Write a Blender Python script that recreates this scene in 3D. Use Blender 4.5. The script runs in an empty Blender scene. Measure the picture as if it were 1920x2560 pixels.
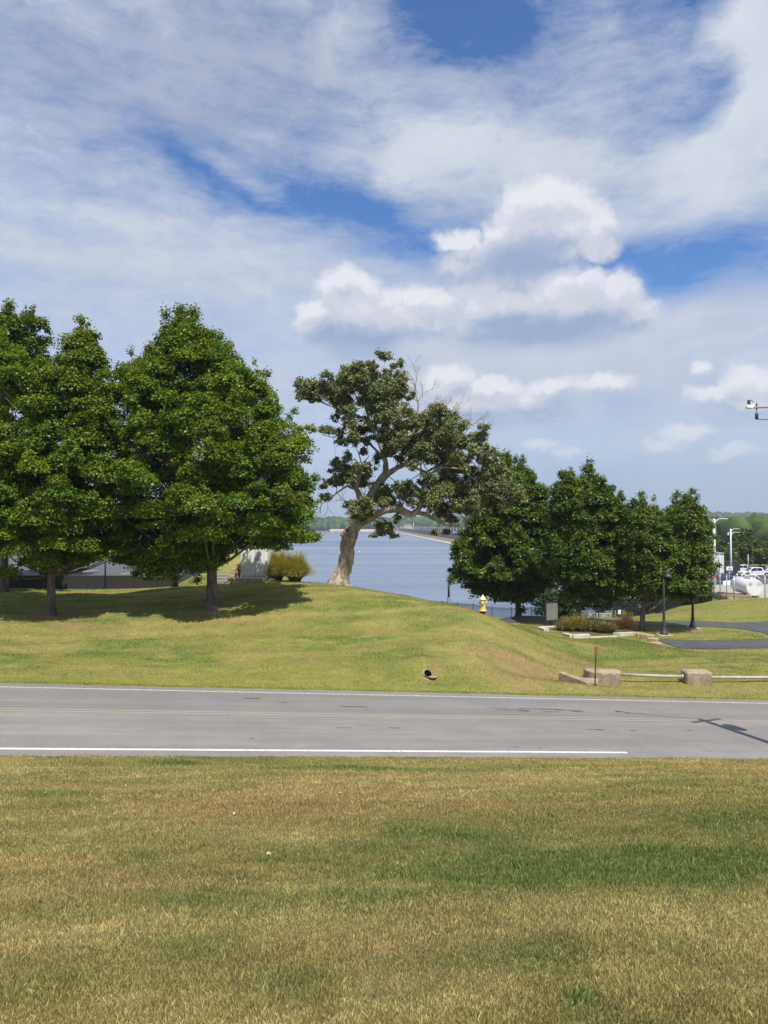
import bpy, bmesh, math, random
import numpy as np
from mathutils import Vector, Matrix
R = math.radians
scene = bpy.context.scene
C = scene.collection
F = 1849.0                       # focal length in photo pixels (1920 x 2560)
PITCH = math.atan(32 / F)
CAMZ = 6.0
# ------------------------------------------------------------------ camera
cd = bpy.data.cameras.new('camera'); cam = bpy.data.objects.new('camera', cd); C.objects.link(cam)
cam.location = (0, 0, CAMZ); cam.rotation_euler = (math.pi / 2 + PITCH, 0, 0)
cd.sensor_fit = 'VERTICAL'; cd.sensor_height = 36.0; cd.lens = 36.0 * F / 2560.0
cd.clip_start = 0.1; cd.clip_end = 20000
scene.camera = cam
scene.view_settings.view_transform = 'Standard'; scene.view_settings.look = 'None'
scene.view_settings.exposure = 0.15; scene.view_settings.gamma = 1.0
scene.view_settings.use_curve_mapping = False
scene.cycles.max_bounces = 6; scene.cycles.diffuse_bounces = 3; scene.cycles.glossy_bounces = 3
scene.cycles.transmission_bounces = 4; scene.cycles.transparent_max_bounces = 8; scene.cycles.volume_bounces = 0

def ray(px, py):
    u = (px - 960) / F; v = (1280 - py) / F
    return u, math.cos(PITCH) - v * math.sin(PITCH), math.sin(PITCH) + v * math.cos(PITCH)
def at(px, py, D):
    """world point seen at photo pixel (px,py) at forward distance D"""
    x, y, z = ray(px, py); k = D / y
    return Vector((x * k, D, CAMZ + z * k))
def azel(px, py):
    x, y, z = ray(px, py)
    return math.atan2(x, y), math.atan2(z, math.hypot(x, y))

# ------------------------------------------------------------------ node helpers
class NT:
    def __init__(s, nt): s.nt = nt
    def n(s, t, **kw):
        nd = s.nt.nodes.new(t)
        for k, v in kw.items(): setattr(nd, k, v)
        return nd
    def lk(s, a, b): s.nt.links.new(a, b)
    def inp(s, nd, i, v):
        if v is None: return
        if isinstance(v, bpy.types.NodeSocket): s.lk(v, nd.inputs[i])
        else: nd.inputs[i].default_value = v
    def math(s, op, a, b=None, c=None, clamp=False):
        nd = s.n('ShaderNodeMath', operation=op, use_clamp=clamp)
        s.inp(nd, 0, a); s.inp(nd, 1, b); s.inp(nd, 2, c); return nd.outputs[0]
    def vm(s, op, a, b=None, c=None):
        nd = s.n('ShaderNodeVectorMath', operation=op)
        s.inp(nd, 0, a); s.inp(nd, 1, b); s.inp(nd, 2, c)
        return nd.outputs[1] if op in ('LENGTH', 'DOT_PRODUCT', 'DISTANCE') else nd.outputs[0]
    def mr(s, v, a, b, c=0.0, d=1.0, smooth=True):
        nd = s.n('ShaderNodeMapRange', interpolation_type='SMOOTHSTEP' if smooth else 'LINEAR')
        s.inp(nd, 0, v); s.inp(nd, 1, a); s.inp(nd, 2, b); s.inp(nd, 3, c); s.inp(nd, 4, d)
        return nd.outputs[0]
    def mix(s, f, a, b, t='MIX'):
        nd = s.n('ShaderNodeMix', data_type='RGBA', blend_type=t)
        s.inp(nd, 0, f)
        for i, v in ((6, a), (7, b)):
            if isinstance(v, tuple) and len(v) == 3: v = (*v, 1)
            s.inp(nd, i, v)
        return nd.outputs[2]
    def noise(s, vec, scale, detail=4, rough=.5, dist=0.0, col=False, lac=2.0):
        nd = s.n('ShaderNodeTexNoise'); s.inp(nd, 'Vector', vec)
        nd.inputs['Scale'].default_value = scale; nd.inputs['Detail'].default_value = detail
        nd.inputs['Roughness'].default_value = rough; nd.inputs['Distortion'].default_value = dist
        nd.inputs['Lacunarity'].default_value = lac
        return nd.outputs[1 if col else 0]
    def mapping(s, vec, loc=(0, 0, 0), rot=(0, 0, 0), sc=(1, 1, 1), vt='POINT'):
        nd = s.n('ShaderNodeMapping', vector_type=vt); s.inp(nd, 0, vec)
        nd.inputs[1].default_value = loc; nd.inputs[2].default_value = rot; nd.inputs[3].default_value = sc
        return nd.outputs[0]

# ------------------------------------------------------------------ sun
SUN_H = Vector((.36, -.93)).normalized(); SUN_EL = R(60)
sd = Vector((SUN_H.x * math.cos(SUN_EL), SUN_H.y * math.cos(SUN_EL), math.sin(SUN_EL)))
sl = bpy.data.lights.new('sun', 'SUN'); so = bpy.data.objects.new('sun', sl); C.objects.link(so)
so.rotation_euler = sd.to_track_quat('Z', 'Y').to_euler(); so.location = (30, -60, 90)
sl.energy = 5.0; sl.angle = R(.53); sl.color = (1.0, .955, .88)

# ------------------------------------------------------------------ world: physical sky plus cloud layers laid out by direction
W = bpy.data.worlds.new('World'); scene.world = W; W.use_nodes = True
W.node_tree.nodes.clear(); w = NT(W.node_tree)
tc = w.n('ShaderNodeTexCoord').outputs['Generated']
sky = w.n('ShaderNodeTexSky', sky_type='NISHITA'); sky.sun_disc = False
sky.sun_elevation = SUN_EL; sky.sun_rotation = math.atan2(sd.x, sd.y); sky.air_density = 1.0; sky.dust_density = .6; sky.ozone_density = 2.2
sep = w.n('ShaderNodeSeparateXYZ'); w.lk(tc, sep.inputs[0])
az = w.math('ARCTAN2', sep.outputs[0], sep.outputs[1])
el = w.math('ARCSINE', sep.outputs[2])
cmb = w.n('ShaderNodeCombineXYZ'); w.lk(az, cmb.inputs[0]); w.lk(el, cmb.inputs[1])
P0 = cmb.outputs[0]
def warp(vec, scale, amt, detail=4, sc=(1, 1, 1)):
    nz = w.noise(w.mapping(vec, sc=sc), scale, detail, .55, col=True)
    return w.vm('MULTIPLY_ADD', w.vm('SUBTRACT', nz, (.5, .5, .5)), amt, vec)
Pw = warp(P0, 3.0, (.09, .045, 0), 3)                # soft warp for veils
Pw = warp(Pw, 12.0, (.05, .022, 0), 5)
Pc = warp(P0, 9.0, (.020, .020, 0), 2)               # crisper warp for cumulus
Pc = warp(Pc, 30.0, (.020, .018, 0), 3)
Pc = warp(Pc, 55.0, (.022, .019, 0), 6)
def blob(vec, px, py, rx, ry, rot=0, hard=0.0):
    a, e = azel(px, py)
    m = w.mapping(vec, loc=(a, e, 0), rot=(0, 0, R(rot)), sc=(rx / F, ry / F, 1), vt='TEXTURE')
    return w.mr(w.vm('LENGTH', m), hard, 1.0, 1.0, 0.0)
def addup(items, op='ADD'):
    acc = None
    for v, k in items:
        v = w.math('MULTIPLY', v, k) if k != 1 else v
        acc = v if acc is None else w.math(op, acc, v)
    return acc
# (1) veil of high cloud: continuous thickness, thin streaks, blue openings
holes = addup([(blob(Pw, *a), k) for a, k in [
    ((1180, 10, 330, 150, -8), 1.05), ((1120, 110, 330, 90, 6), .5), ((1720, 0, 230, 80, 0), .9), ((1790, 240, 150, 130, 25), .75), ((1470, 40, 200, 80, 0), .35),
    ((620, 465, 420, 110, -16), .75), ((1000, 575, 420, 125, -16), 1.0), ((470, 400, 260, 90, -20), .45), ((860, 470, 300, 80, -12), .45), ((760, 330, 380, 70, -8), .3),
    ((1730, 650, 400, 130, 0), 1.15), ((1560, 700, 260, 90, -10), .55), ((40, 545, 330, 50, -6), .35), ((120, 370, 400, 60, 8), .2),
    ((1300, 260, 260, 60, 25), .25), ((1650, 330, 260, 60, 20), .3), ((1330, 110, 220, 110, 0), .3), ((800, 240, 400, 60, -6), .2)]])
streak = w.noise(w.mapping(Pw, rot=(0, 0, R(12)), sc=(1, 4.2, 1)), 5.0, 8, .66)
fine = w.noise(w.mapping(Pw, rot=(0, 0, R(24)), sc=(1, 2.4, 1)), 20.0, 9, .70)
soft = w.noise(Pw, 7.0, 7, .6)
veil = w.math('ADD', w.math('MULTIPLY', w.math('SUBTRACT', streak, .5), 1.7), w.math('MULTIPLY', w.math('SUBTRACT', fine, .5), 1.35))
veil = w.math('MULTIPLY', w.math('ADD', veil, w.math('MULTIPLY', w.math('SUBTRACT', soft, .5), .5)), w.mr(el, .16, .46, .42, .9))
veil = w.math('SUBTRACT', w.math('ADD', veil, w.mr(el, .20, .52, .98, .72)), w.math('MULTIPLY', holes, .86))
thick = addup([(blob(Pw, *a), k) for a, k in [
    ((450, 180, 760, 260, 0), .4), ((1080, 390, 380, 150, 8), .7), ((1750, 440, 330, 190, 12), .6), ((1860, 60, 170, 140, 10), .9), ((1890, 240, 150, 110, 20), .9), ((580, 430, 240, 40, -24), .5),
    ((300, 620, 800, 140, -6), .3), ((1420, 420, 260, 130, 0), .4), ((860, 70, 160, 90, 20), .4), ((1300, 900, 900, 200, 0), .3)]])
veil = w.mr(w.math('ADD', veil, thick), -.02, 1.2, 0.0, .95, False)
# (2) veil tone
gray = addup([(blob(Pw, *a), k) for a, k in [
    ((430, 190, 700, 260, 0), 1.25), ((120, 90, 330, 190, 0), .2), ((760, 90, 330, 150, 0), .55), ((1350, 200, 240, 100, 0), .15),
    ((1500, 1000, 700, 120, 0), .35), ((1600, 1200, 900, 110, 0), .5), ((900, 1220, 900, 90, 0), .4), ((480, 230, 240, 90, -10), .35)]])
bright = addup([(blob(Pw, *a), k) for a, k in [
    ((1060, 370, 340, 120, 8), .55), ((1750, 430, 300, 160, 10), .45), ((1850, 50, 160, 130, 0), .7), ((1880, 230, 140, 90, 20), .55), ((580, 430, 240, 40, -24), .4),
    ((120, 30, 260, 60, -8), .7), ((880, 80, 140, 80, 20), .4), ((1500, 130, 260, 110, 20), .25), ((1400, 400, 220, 110, 0), .3), ((200, 560, 500, 60, -8), .25)]])
tone = w.math('ADD', w.math('SUBTRACT', bright, gray), w.math('MULTIPLY', w.math('SUBTRACT', w.noise(Pw, 9.0, 7, .66), .5), 1.7))
vcol = w.mix(w.mr(tone, -1.1, .8, smooth=False), (4.3, 4.85, 6.3), (7.5, 7.95, 8.7))
# (3) cumulus heaps: density sampled twice so that their tops catch the light
HP = [(1370, 545, 190, 125, 0, .3), (1450, 570, 130, 100, 0, .2), (1280, 590, 120, 85, 0, .1), (1490, 620, 90, 60, 0, .1), (1150, 610, 110, 45, 0, .0), (1320, 630, 230, 75, 0, .2),
     (1420, 745, 210, 115, 0, .3), (1540, 740, 110, 110, 0, .15), (1260, 760, 200, 90, 0, .15), (1330, 815, 300, 60, 0, .2), (868, 725, 125, 90, 0, .25), (930, 790, 210, 95, 0, .3), (800, 790, 90, 80, 0, .1), (1060, 750, 170, 70, 0, .1), (900, 840, 190, 50, 0, .1),
     (1110, 950, 110, 60, 0, .2), (1230, 975, 150, 62, 0, .2), (1380, 965, 150, 45, 0, .0), (1500, 960, 130, 45, 0, .0), (1180, 1015, 210, 45, 0, .1), (1370, 1042, 100, 18, 0, .0),
     (1880, 960, 130, 65, 0, .2), (1780, 990, 90, 45, 0, .1), (1890, 1010, 150, 35, 0, .1), (1750, 925, 45, 35, 0, .0),
     (1720, 1085, 110, 42, 0, .1), (1680, 1115, 120, 35, 0, .1), (1830, 1135, 130, 35, 0, .1), (1340, 1112, 90, 28, 0, .1), (1420, 1130, 80, 20, 0, .0), (1260, 690, 260, 110, 0, .1), (1180, 660, 150, 90, 0, .0), (1030, 800, 220, 80, 0, .0), (1590, 790, 110, 80, 0, 0), (1290, 1000, 260, 60, 0, 0)]
def dens(vec):
    h = addup([(blob(vec, *a), 1) for a in HP], 'MAXIMUM')
    n1 = w.math('MULTIPLY', w.math('SUBTRACT', w.noise(vec, 15.0, 10, .66), .5), 1.45)
    return w.math('ADD', h, n1), h
cden, hs = dens(Pc)
cd2, hs2 = dens(w.vm('ADD', Pc, (-.004, .017, 0)))
cmask = w.mr(cden, .10, w.mr(el, .06, .30, 1.2, .78))
base = addup([(blob(Pw, *a), k) for a, k in [
    ((1310, 655, 200, 85, 10), 1.3), ((1340, 835, 340, 75, 0), 1.35), ((905, 855, 220, 90, 0), 1.2), ((1110, 700, 160, 90, 0), .3), ((810, 815, 100, 70, 0), .4), ((1190, 1045, 290, 50, 0), .9), ((1400, 1010, 160, 60, 0), .5), ((1540, 800, 120, 70, 0), .5),
    ((1880, 1045, 200, 35, 0), .6), ((1780, 1168, 200, 25, 0), .4), ((1640, 960, 60, 50, 0), .2)]])
lit = w.math('MULTIPLY', w.math('SUBTRACT', cden, cd2), 1.5)
lit = w.math('ADD', w.math('ADD', lit, .55), w.math('MULTIPLY', w.math('SUBTRACT', w.noise(Pc, 24.0, 6, .6), .5), 1.2))
lit = w.math('SUBTRACT', lit, w.math('MULTIPLY', base, .95))
ccol = w.mix(w.mr(lit, -.6, .35, smooth=False), (3.3, 4.3, 6.3), (6.7, 6.95, 7.9))
ccol = w.mix(w.mr(lit, .45, 1.25), ccol, (8.7, 8.75, 9.2))
# combine
skyc = w.mix(1.0, sky.outputs[0], (.74, 1.10, 1.56), 'MULTIPLY')
c1 = w.mix(veil, skyc, vcol)
c2 = w.mix(w.math('MULTIPLY', cmask, w.mr(el, .06, .20, .55, .93)), c1, ccol)
c2 = w.mix(w.mr(base, .1, 1.3, 0, .72), c2, (3.4, 4.4, 6.5))
hz = w.mr(el, -.01, .15, .6, 0.0)
c3 = w.mix(hz, c2, (4.2, 5.3, 7.2))
bg = w.n('ShaderNodeBackground'); w.lk(c3, bg.inputs[0]); bg.inputs[1].default_value = .088
wo = w.n('ShaderNodeOutputWorld'); w.lk(bg.outputs[0], wo.inputs[0])
W.cycles.sampling_method = 'MANUAL'; W.cycles.sample_map_resolution = 512

# ------------------------------------------------------------------ numpy noise
def hash2(i, j, seed):
    n = (i.astype(np.int64) * 374761393 + j.astype(np.int64) * 668265263 + seed * 1274126177) & 0xffffffff
    n = ((n ^ (n >> 13)) * 1274126177) & 0xffffffff
    return ((n ^ (n >> 16)) & 0xffff) / 65535.0
def vn(x, y, seed=0):
    i = np.floor(x); j = np.floor(y); a = x - i; b = y - j
    a = a * a * (3 - 2 * a); b = b * b * (3 - 2 * b)
    h = lambda p, q: hash2(i + p, j + q, seed)
    return (h(0, 0) * (1 - a) + h(1, 0) * a) * (1 - b) + (h(0, 1) * (1 - a) + h(1, 1) * a) * b
def fbm(x, y, seed=0, o=4):
    s = 0; k = .5; t = 0
    for q in range(o):
        s = s + k * vn(x, y, seed + q * 17); t += k; k *= .5; x = x * 2.03 + 7.1; y = y * 2.03 + 3.3
    return s / t
def sstep(a, b, v):
    t = np.clip((v - a) / (b - a), 0, 1); return t * t * (3 - 2 * t)

# ------------------------------------------------------------------ terrain
def road_st(X, Y): return .98 * X + .199 * (Y - 19.7), -.199 * X + .98 * (Y - 19.7)
def road_z(X, Y): return -.0667 * road_st(X, Y)[0]
def road_xy(s, t): return .98 * s - .199 * t, 19.7 + .199 * s + .98 * t
EDGE0, EDGE1 = -.55, 7.25
ctrl = []
for px, py, D in [(0,1668,27.5),(0,1600,32),(0,1530,37),(0,1475,46.5),(300,1680,27.5),(300,1600,32.5),(300,1530,37.5),(300,1478,46.5),
    (640,1690,28),(640,1600,33),(640,1520,38),(640,1452,46),(560,1470,45),(860,1465,46),(860,1560,36),(860,1640,31),(860,1695,28.3),(760,1458,48),
    (1000,1486,42),(1000,1560,36),(1000,1640,31),(1000,1700,28.6),(1200,1535,37),(1200,1600,33),(1200,1660,30.6),(1200,1708,29.2),(1100,1508,40),(1100,1580,34.5),
    (1300,1570,41),(1300,1625,35),(1300,1680,31.2),(1300,1712,29.6),(1400,1600,41),(1450,1600,45),(1450,1640,39.5),(1450,1685,34),(1450,1714,31.2),
    (1370,1590,46),(1520,1588,47.5),(1600,1610,43.5),(1640,1630,41),(1600,1680,34.8),(1560,1715,31.6),(1700,1665,37),(1900,1650,39),(1900,1700,33.5),(1750,1712,32),
    (1700,1622,44.7),(1800,1614,46.1),(1900,1616,45.8),(1700,1585,50.8),(1900,1585,50.8),(1600,1565,54.8),(1800,1556,56.8),(1900,1556,56.8),(1640,1560,56),(1550,1570,54),
    (1800,1500,73),(1920,1497,73),(1700,1530,64),(1600,1543,64),(1500,1547,70),(1400,1550,70),(1330,1549,76),(1834,1505,76),(1250,1548,61),(1320,1560,57),(1380,1563,55),
    (1920,1493,82),(1400,1713,29.9),(1460,1713,30.2),(1350,1712,29.7),(1480,1700,32),(1400,1690,31.8),(1860,1497,82),(1780,1484,88)]:
    p = at(px, py, D); ctrl.append((p.x, p.y, p.z))
for p in [(-2.5,52,1.3),(-2,58,-1.2),(-2,66,-3.4),(-2,85,-4.3),(-6,92,-6.8),(5,87,-4.05),(10,83,-4.05),(16,79.5,-4.05),(19,77.5,-3.95),(7,91,-7),(13,87.5,-7),(20,84,-6.8),(3,46,.6),(3.5,52,-1),(4,60,-2.8),(4,70,-3.9),(5.5,45,.2),(7,52,-1.0),(8.5,60,-2.3),(10,79,-3.95),(5,79,-3.95),
    (24,84,-5.4),(28,92,-5.2),(21.5,74,-3.5),(25,73,-3.3),(12,95,-8),(25,105,-8),(0,97,-8),(-9,52,2.1),(-10,60,1.2),(-9,70,-1.2),(-10,80,-4),(-9,100,-8),(-20,150,-7),
    (-13,55,2.2),(-14,75,.9),(-18,100,-2.5),(-25,47,1.9),(-25,56,2.2),(-40,47,1.95),(-60,47,2),(-20,56,2.2),(-20,110,1.8),(-60,60,2.2),(-60,112,1.5),(-60,125,-5),(-25,124,-6),(-45,27,2.6),(-60,35,3),
    (-90,60,2),(-90,110,2),(-120,30,4),(-60,160,-5),(-110,160,-5),(38,92,-2.6),(45,90,-2.4),(50,76,-1.6),(60,60,-1.6),(50,45,-2.2),(40,120,-3.6),(60,120,-3.6),(60,155,-4.6),
    (75,155,-4.6),(90,110,-3.6),(38,108,-5.5),(50,150,-4.8),(56,185,-5.4),(90,185,-5.2),(120,60,-3),(120,120,-4),(110,30,-6),(35,140,-7),(40,170,-7.5),(60,230,-7),(120,230,-6),(0,200,-9)]:
    ctrl.append(p)
for s in range(-70, 111, 6):
    x, y = road_xy(s, EDGE1 + .7); ctrl.append((x, y, -.0667 * s - .03))
ctrl = np.array(ctrl, float)
def tps_k(r2): return np.where(r2 > 1e-9, r2 * np.log(r2 + 1e-12) * .5, 0)
_n = len(ctrl)
_K = tps_k((ctrl[:, None, 0] - ctrl[None, :, 0]) ** 2 + (ctrl[:, None, 1] - ctrl[None, :, 1]) ** 2) + np.eye(_n) * 1.0
_P = np.c_[np.ones(_n), ctrl[:, :2]]
_A = np.block([[_K, _P], [_P.T, np.zeros((3, 3))]])
_w = np.linalg.solve(_A, np.r_[ctrl[:, 2], 0, 0, 0])
def tps(X, Y):
    X = np.atleast_1d(X).astype(float); Y = np.atleast_1d(Y).astype(float); sh = X.shape
    x = X.ravel(); y = Y.ravel(); out = np.empty(len(x))
    for a in range(0, len(x), 20000):
        xx = x[a:a+20000]; yy = y[a:a+20000]
        out[a:a+20000] = tps_k((xx[:, None] - ctrl[:, 0]) ** 2 + (yy[:, None] - ctrl[:, 1]) ** 2) @ _w[:_n] + _w[_n] + _w[_n+1] * xx + _w[_n+2] * yy
    return out.reshape(sh)
CUL = (1.72, 29.35)
def height(X, Y):
    X = np.atleast_1d(np.asarray(X, float)); Y = np.atleast_1d(np.asarray(Y, float))
    s, t = road_st(X, Y); rz = -.0667 * s
    q = np.maximum(-(t - EDGE0), 0)
    prof = .045 * q + .16 * q * sstep(0, 2.5, q) * 1.0
    prof = np.where(q > 22, .205 * 22 + (q - 22) * .03, prof)
    prof = prof - .22 * np.exp(-((q - 10.3 - .06 * X) / 1.7) ** 2) * sstep(-4, 6, X) + .10 * np.exp(-((q - 12.8) / 1.3) ** 2) * sstep(-4, 6, X)
    near = rz * np.exp(-q / 14) + prof + .03
    far = np.clip(tps(X, Y), -9, 6)
    far += (fbm(X * .5, Y * .5, 5, 2) - .5) * .10 * sstep(EDGE1, EDGE1 + 4, t)
    far = far + .30 * np.exp(-(((X - CUL[0]) / .7) ** 2 + ((Y - CUL[1] - .75) / .6) ** 2)) - .17 * np.exp(-(((X - CUL[0] - .15) / .5) ** 2 + ((Y - CUL[1] + .3) / .4) ** 2))
    # roadside ditch in front of the culvert
    tt = t - EDGE1
    sm = sstep(2, 5, X) * (1 - sstep(10, 13, X))
    far = far - .16 * np.exp(-((tt - 3.0) / .8) ** 2) * sm + .05 * np.exp(-((tt - 1.7) / .7) ** 2) * sm
    bl = sstep(EDGE1, EDGE1 + .6, t)
    farz = (rz + .03) * (1 - bl) + far * bl
    farz = np.where((X < -13.7 - np.maximum(Y - 60, 0) * .19) & (X > -80) & (Y > 48.2) & (Y < 117), np.minimum(farz, 2.25), farz)
    h = np.where(t < EDGE0, near, np.where(t > EDGE1, farz, rz - .12))
    return h
def hz1(x, y): return float(height(x, y)[0])
def G(px, py, dmin=3.0, dmax=160.0):
    """first ground point along the ray through a photo pixel"""
    x, y, z = ray(px, py)
    D = np.arange(dmin, dmax, .15); hh = height(D * x / y, D); zz = CAMZ + D * z / y
    k = np.argmax(zz <= hh); D = D[k] if zz[k] <= hh[k] else dmax
    return Vector((x / y * D, D, hz1(x / y * D, D)))

# ------------------------------------------------------------------ object helpers
def tag(o, label=None, cat=None, group=None, kind=None):
    for k, v in (('label', label), ('category', cat), ('group', group), ('kind', kind)):
        if v: o[k] = v
    return o
def thing(name, label, cat, loc=(0, 0, 0), rz=0.0, group=None):
    o = bpy.data.objects.new(name, None); C.objects.link(o); o.location = loc; o.rotation_euler.z = rz; o.empty_display_size = .3
    return tag(o, label, cat, group)
def link(name, me, m, parent=None, loc=None):
    o = bpy.data.objects.new(name, me); C.objects.link(o)
    if m is not None and len(me.materials) == 0: me.materials.append(m)
    if parent is not None: o.parent = parent
    if loc is not None: o.location = loc
    return o
def copy_tree(o, parent=None):
    c = o.copy(); C.objects.link(c); c.parent = parent
    for ch in list(o.children): copy_tree(ch, c)
    return c
def np_mesh(name, V, nper, extra=None, smooth=False, faces=None):
    """V: (n,nper,3) separate polygons, or V (n,3) with faces (m,k)"""
    me = bpy.data.meshes.new(name)
    if faces is None:
        n = V.shape[0]; me.vertices.add(n * nper); me.vertices.foreach_set('co', V.reshape(-1).astype(np.float32))
        me.loops.add(n * nper); me.loops.foreach_set('vertex_index', np.arange(n * nper, dtype=np.int32))
        me.polygons.add(n); me.polygons.foreach_set('loop_start', np.arange(0, n * nper, nper, dtype=np.int32))
    else:
        faces = np.asarray(faces, np.int32); k = faces.shape[1]
        me.vertices.add(len(V)); me.vertices.foreach_set('co', V.reshape(-1).astype(np.float32))
        me.loops.add(faces.size); me.loops.foreach_set('vertex_index', faces.reshape(-1))
        me.polygons.add(len(faces)); me.polygons.foreach_set('loop_start', np.arange(0, faces.size, k, dtype=np.int32))
    me.update(calc_edges=True)
    if smooth: me.polygons.foreach_set('use_smooth', np.ones(len(me.polygons), bool))
    if extra is not None:
        a = me.color_attributes.new('col', 'FLOAT_COLOR', 'POINT')
        a.data.foreach_set('color', np.c_[extra, np.ones(len(extra))].astype(np.float32).reshape(-1))
    return me
class MB:
    def __init__(s): s.v = []; s.f = []; s.sm = []
    def add(s, vs, fs, smooth=False):
        b = len(s.v); s.v += [tuple(p) for p in vs]; s.f += [tuple(i + b for i in f) for f in fs]; s.sm += [smooth] * len(fs); return s
    def box(s, c, d, rz=0.0, taper=1.0, M=None, bev=0.0):
        x, y, z = (q / 2 for q in d); vs = []
        if bev > 0:
            b = min(bev, x * .9, y * .9, z * .9); ring = lambda zz, X, Y, bb: [(X-bb, Y, zz), (-X+bb, Y, zz), (-X, Y-bb, zz), (-X, -Y+bb, zz), (-X+bb, -Y, zz), (X-bb, -Y, zz), (X, -Y+bb, zz), (X, Y-bb, zz)]
            vs = ring(-z, x-b, y-b, b*.6) + ring(-z+b, x, y, b) + ring(z-b, x*taper, y*taper, b) + ring(z, (x*taper-b), (y*taper-b), b*.6)
            fs = [tuple(range(7, -1, -1))] + [(a*8+i, a*8+(i+1) % 8, a*8+8+(i+1) % 8, a*8+8+i) for a in range(3) for i in range(8)] + [tuple(range(24, 32))]
        else:
            vs = [(-x,-y,-z),(x,-y,-z),(x,y,-z),(-x,y,-z),(-x*taper,-y*taper,z),(x*taper,-y*taper,z),(x*taper,y*taper,z),(-x*taper,y*taper,z)]
            fs = [(3,2,1,0),(4,5,6,7),(0,1,5,4),(1,2,6,5),(2,3,7,6),(3,0,4,7)]
        m = Matrix.Translation(Vector(c)) @ Matrix.Rotation(rz, 4, 'Z')
        if M is not None: m = M @ m
        return s.add([m @ Vector(p) for p in vs], fs)
    def tube(s, pts, rad, n=8, cap=True, smooth=True):
        pts = [Vector(p) for p in pts]; k = len(pts)
        if not hasattr(rad, '__len__'): rad = [rad] * k
        vs = []; up = None
        for i, p in enumerate(pts):
            d = (pts[min(i+1, k-1)] - pts[max(i-1, 0)]).normalized()
            if up is None: up = Vector((0, 1, 0)) if abs(d.y) < .9 else Vector((1, 0, 0))
            a = d.cross(up).normalized(); up = a.cross(d).normalized()
            for j in range(n):
                t = 2 * math.pi * j / n; vs.append(p + (a * math.cos(t) + up * math.sin(t)) * rad[i])
        fs = [(i*n+j, i*n+(j+1) % n, (i+1)*n+(j+1) % n, (i+1)*n+j) for i in range(k-1) for j in range(n)]
        s.add(vs, fs, smooth)
        if cap: b = len(s.v) - len(vs); s.f += [tuple(b + j for j in range(n))[::-1], tuple(b + (k-1)*n + j for j in range(n))]; s.sm += [False, False]
        return s
    def lathe(s, prof, c=(0, 0, 0), n=24, M=None, smooth=True):
        c = Vector(c); vs = [(Vector((r*math.cos(2*math.pi*j/n), r*math.sin(2*math.pi*j/n), z))) for r, z in prof for j in range(n)]
        if M is not None: vs = [M @ p for p in vs]
        vs = [p + c for p in vs]; k = len(prof)
        fs = [(i*n+j, i*n+(j+1) % n, (i+1)*n+(j+1) % n, (i+1)*n+j) for i in range(k-1) for j in range(n)]
        b = len(s.v); s.add(vs, fs, smooth)
        s.f += [tuple(b + j for j in range(n))[::-1], tuple(b + (k-1)*n + j for j in range(n))]; s.sm += [False, False]
        return s
    def prism(s, prof, y0, y1, M=None):
        """profile in x,z extruded along y"""
        n = len(prof); vs = [Vector((x, y0, z)) for x, z in prof] + [Vector((x, y1, z)) for x, z in prof]
        if M is not None: vs = [M @ p for p in vs]
        return s.add(vs, [tuple(range(n)), tuple(range(2*n-1, n-1, -1))] + [(i, i+n, (i+1) % n + n, (i+1) % n) for i in range(n)])
    def build(s, name, m, parent=None, loc=None):
        me = bpy.data.meshes.new(name); me.from_pydata(s.v, [], s.f)
        me.polygons.foreach_set('use_smooth', s.sm); me.update()
        bm = bmesh.new(); bm.from_mesh(me); bmesh.ops.recalc_face_normals(bm, faces=bm.faces); bm.to_mesh(me); bm.free()
        return link(name, me, m, parent, loc)

# ------------------------------------------------------------------ materials
def pbr(name, col=(.5, .5, .5), rough=.7, metal=0.0, spec=.5, var=None, vs=3.0, bump=0.0, bs=20.0, coord='Object', stretch=(1, 1, 1), fine=None):
    m = bpy.data.materials.new(name); m.use_nodes = True; t = NT(m.node_tree)
    b = m.node_tree.nodes['Principled BSDF']; b.inputs['Roughness'].default_value = rough; b.inputs['Metallic'].default_value = metal
    b.inputs['Specular IOR Level'].default_value = spec
    co = t.mapping(t.n('ShaderNodeTexCoord').outputs[coord], sc=stretch) if coord != 'World' else t.mapping(t.n('ShaderNodeNewGeometry').outputs['Position'], sc=stretch)
    c = (*col, 1)
    if var is None: var = tuple(k * .8 for k in col)
    c = t.mix(t.mr(t.noise(co, vs, 6, .6), .35, .68), (*col, 1), (*var, 1))
    if fine: c = t.mix(t.mr(t.noise(co, fine[1], 4, .6), .5, .7, 0, fine[2]), c, (*fine[0], 1))
    t.lk(c, b.inputs['Base Color'])
    if bump:
        bn = t.n('ShaderNodeBump'); bn.inputs['Strength'].default_value = bump; bn.inputs['Distance'].default_value = .02
        t.lk(t.noise(co, bs, 5, .6), bn.inputs['Height']); t.lk(bn.outputs[0], b.inputs['Normal'])
    return m
M_black = pbr('black_paint', (.018, .019, .02), .45, var=(.03, .03, .03))
M_bronze = pbr('dark_bronze_paint', (.055, .05, .045), .5, var=(.03, .03, .028))
M_steelblue = pbr('grey_post_metal', (.10, .12, .15), .45)
M_white = pbr('white_paint', (.82, .82, .80), .5, var=(.74, .74, .72), vs=1.5)
M_galv = pbr('galvanised_steel', (.42, .43, .44), .4, .3, var=(.33, .34, .35))
M_conc = pbr('concrete', (.42, .39, .34), .9, var=(.30, .27, .22), vs=2, bump=.3, bs=30, fine=((.18, .15, .11), 9, .5))
M_tanconc = pbr('stained_concrete', (.40, .31, .215), .9, var=(.26, .19, .13), vs=2.2, bump=.8, bs=18, fine=((.14, .10, .07), 7, .75))
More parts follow.
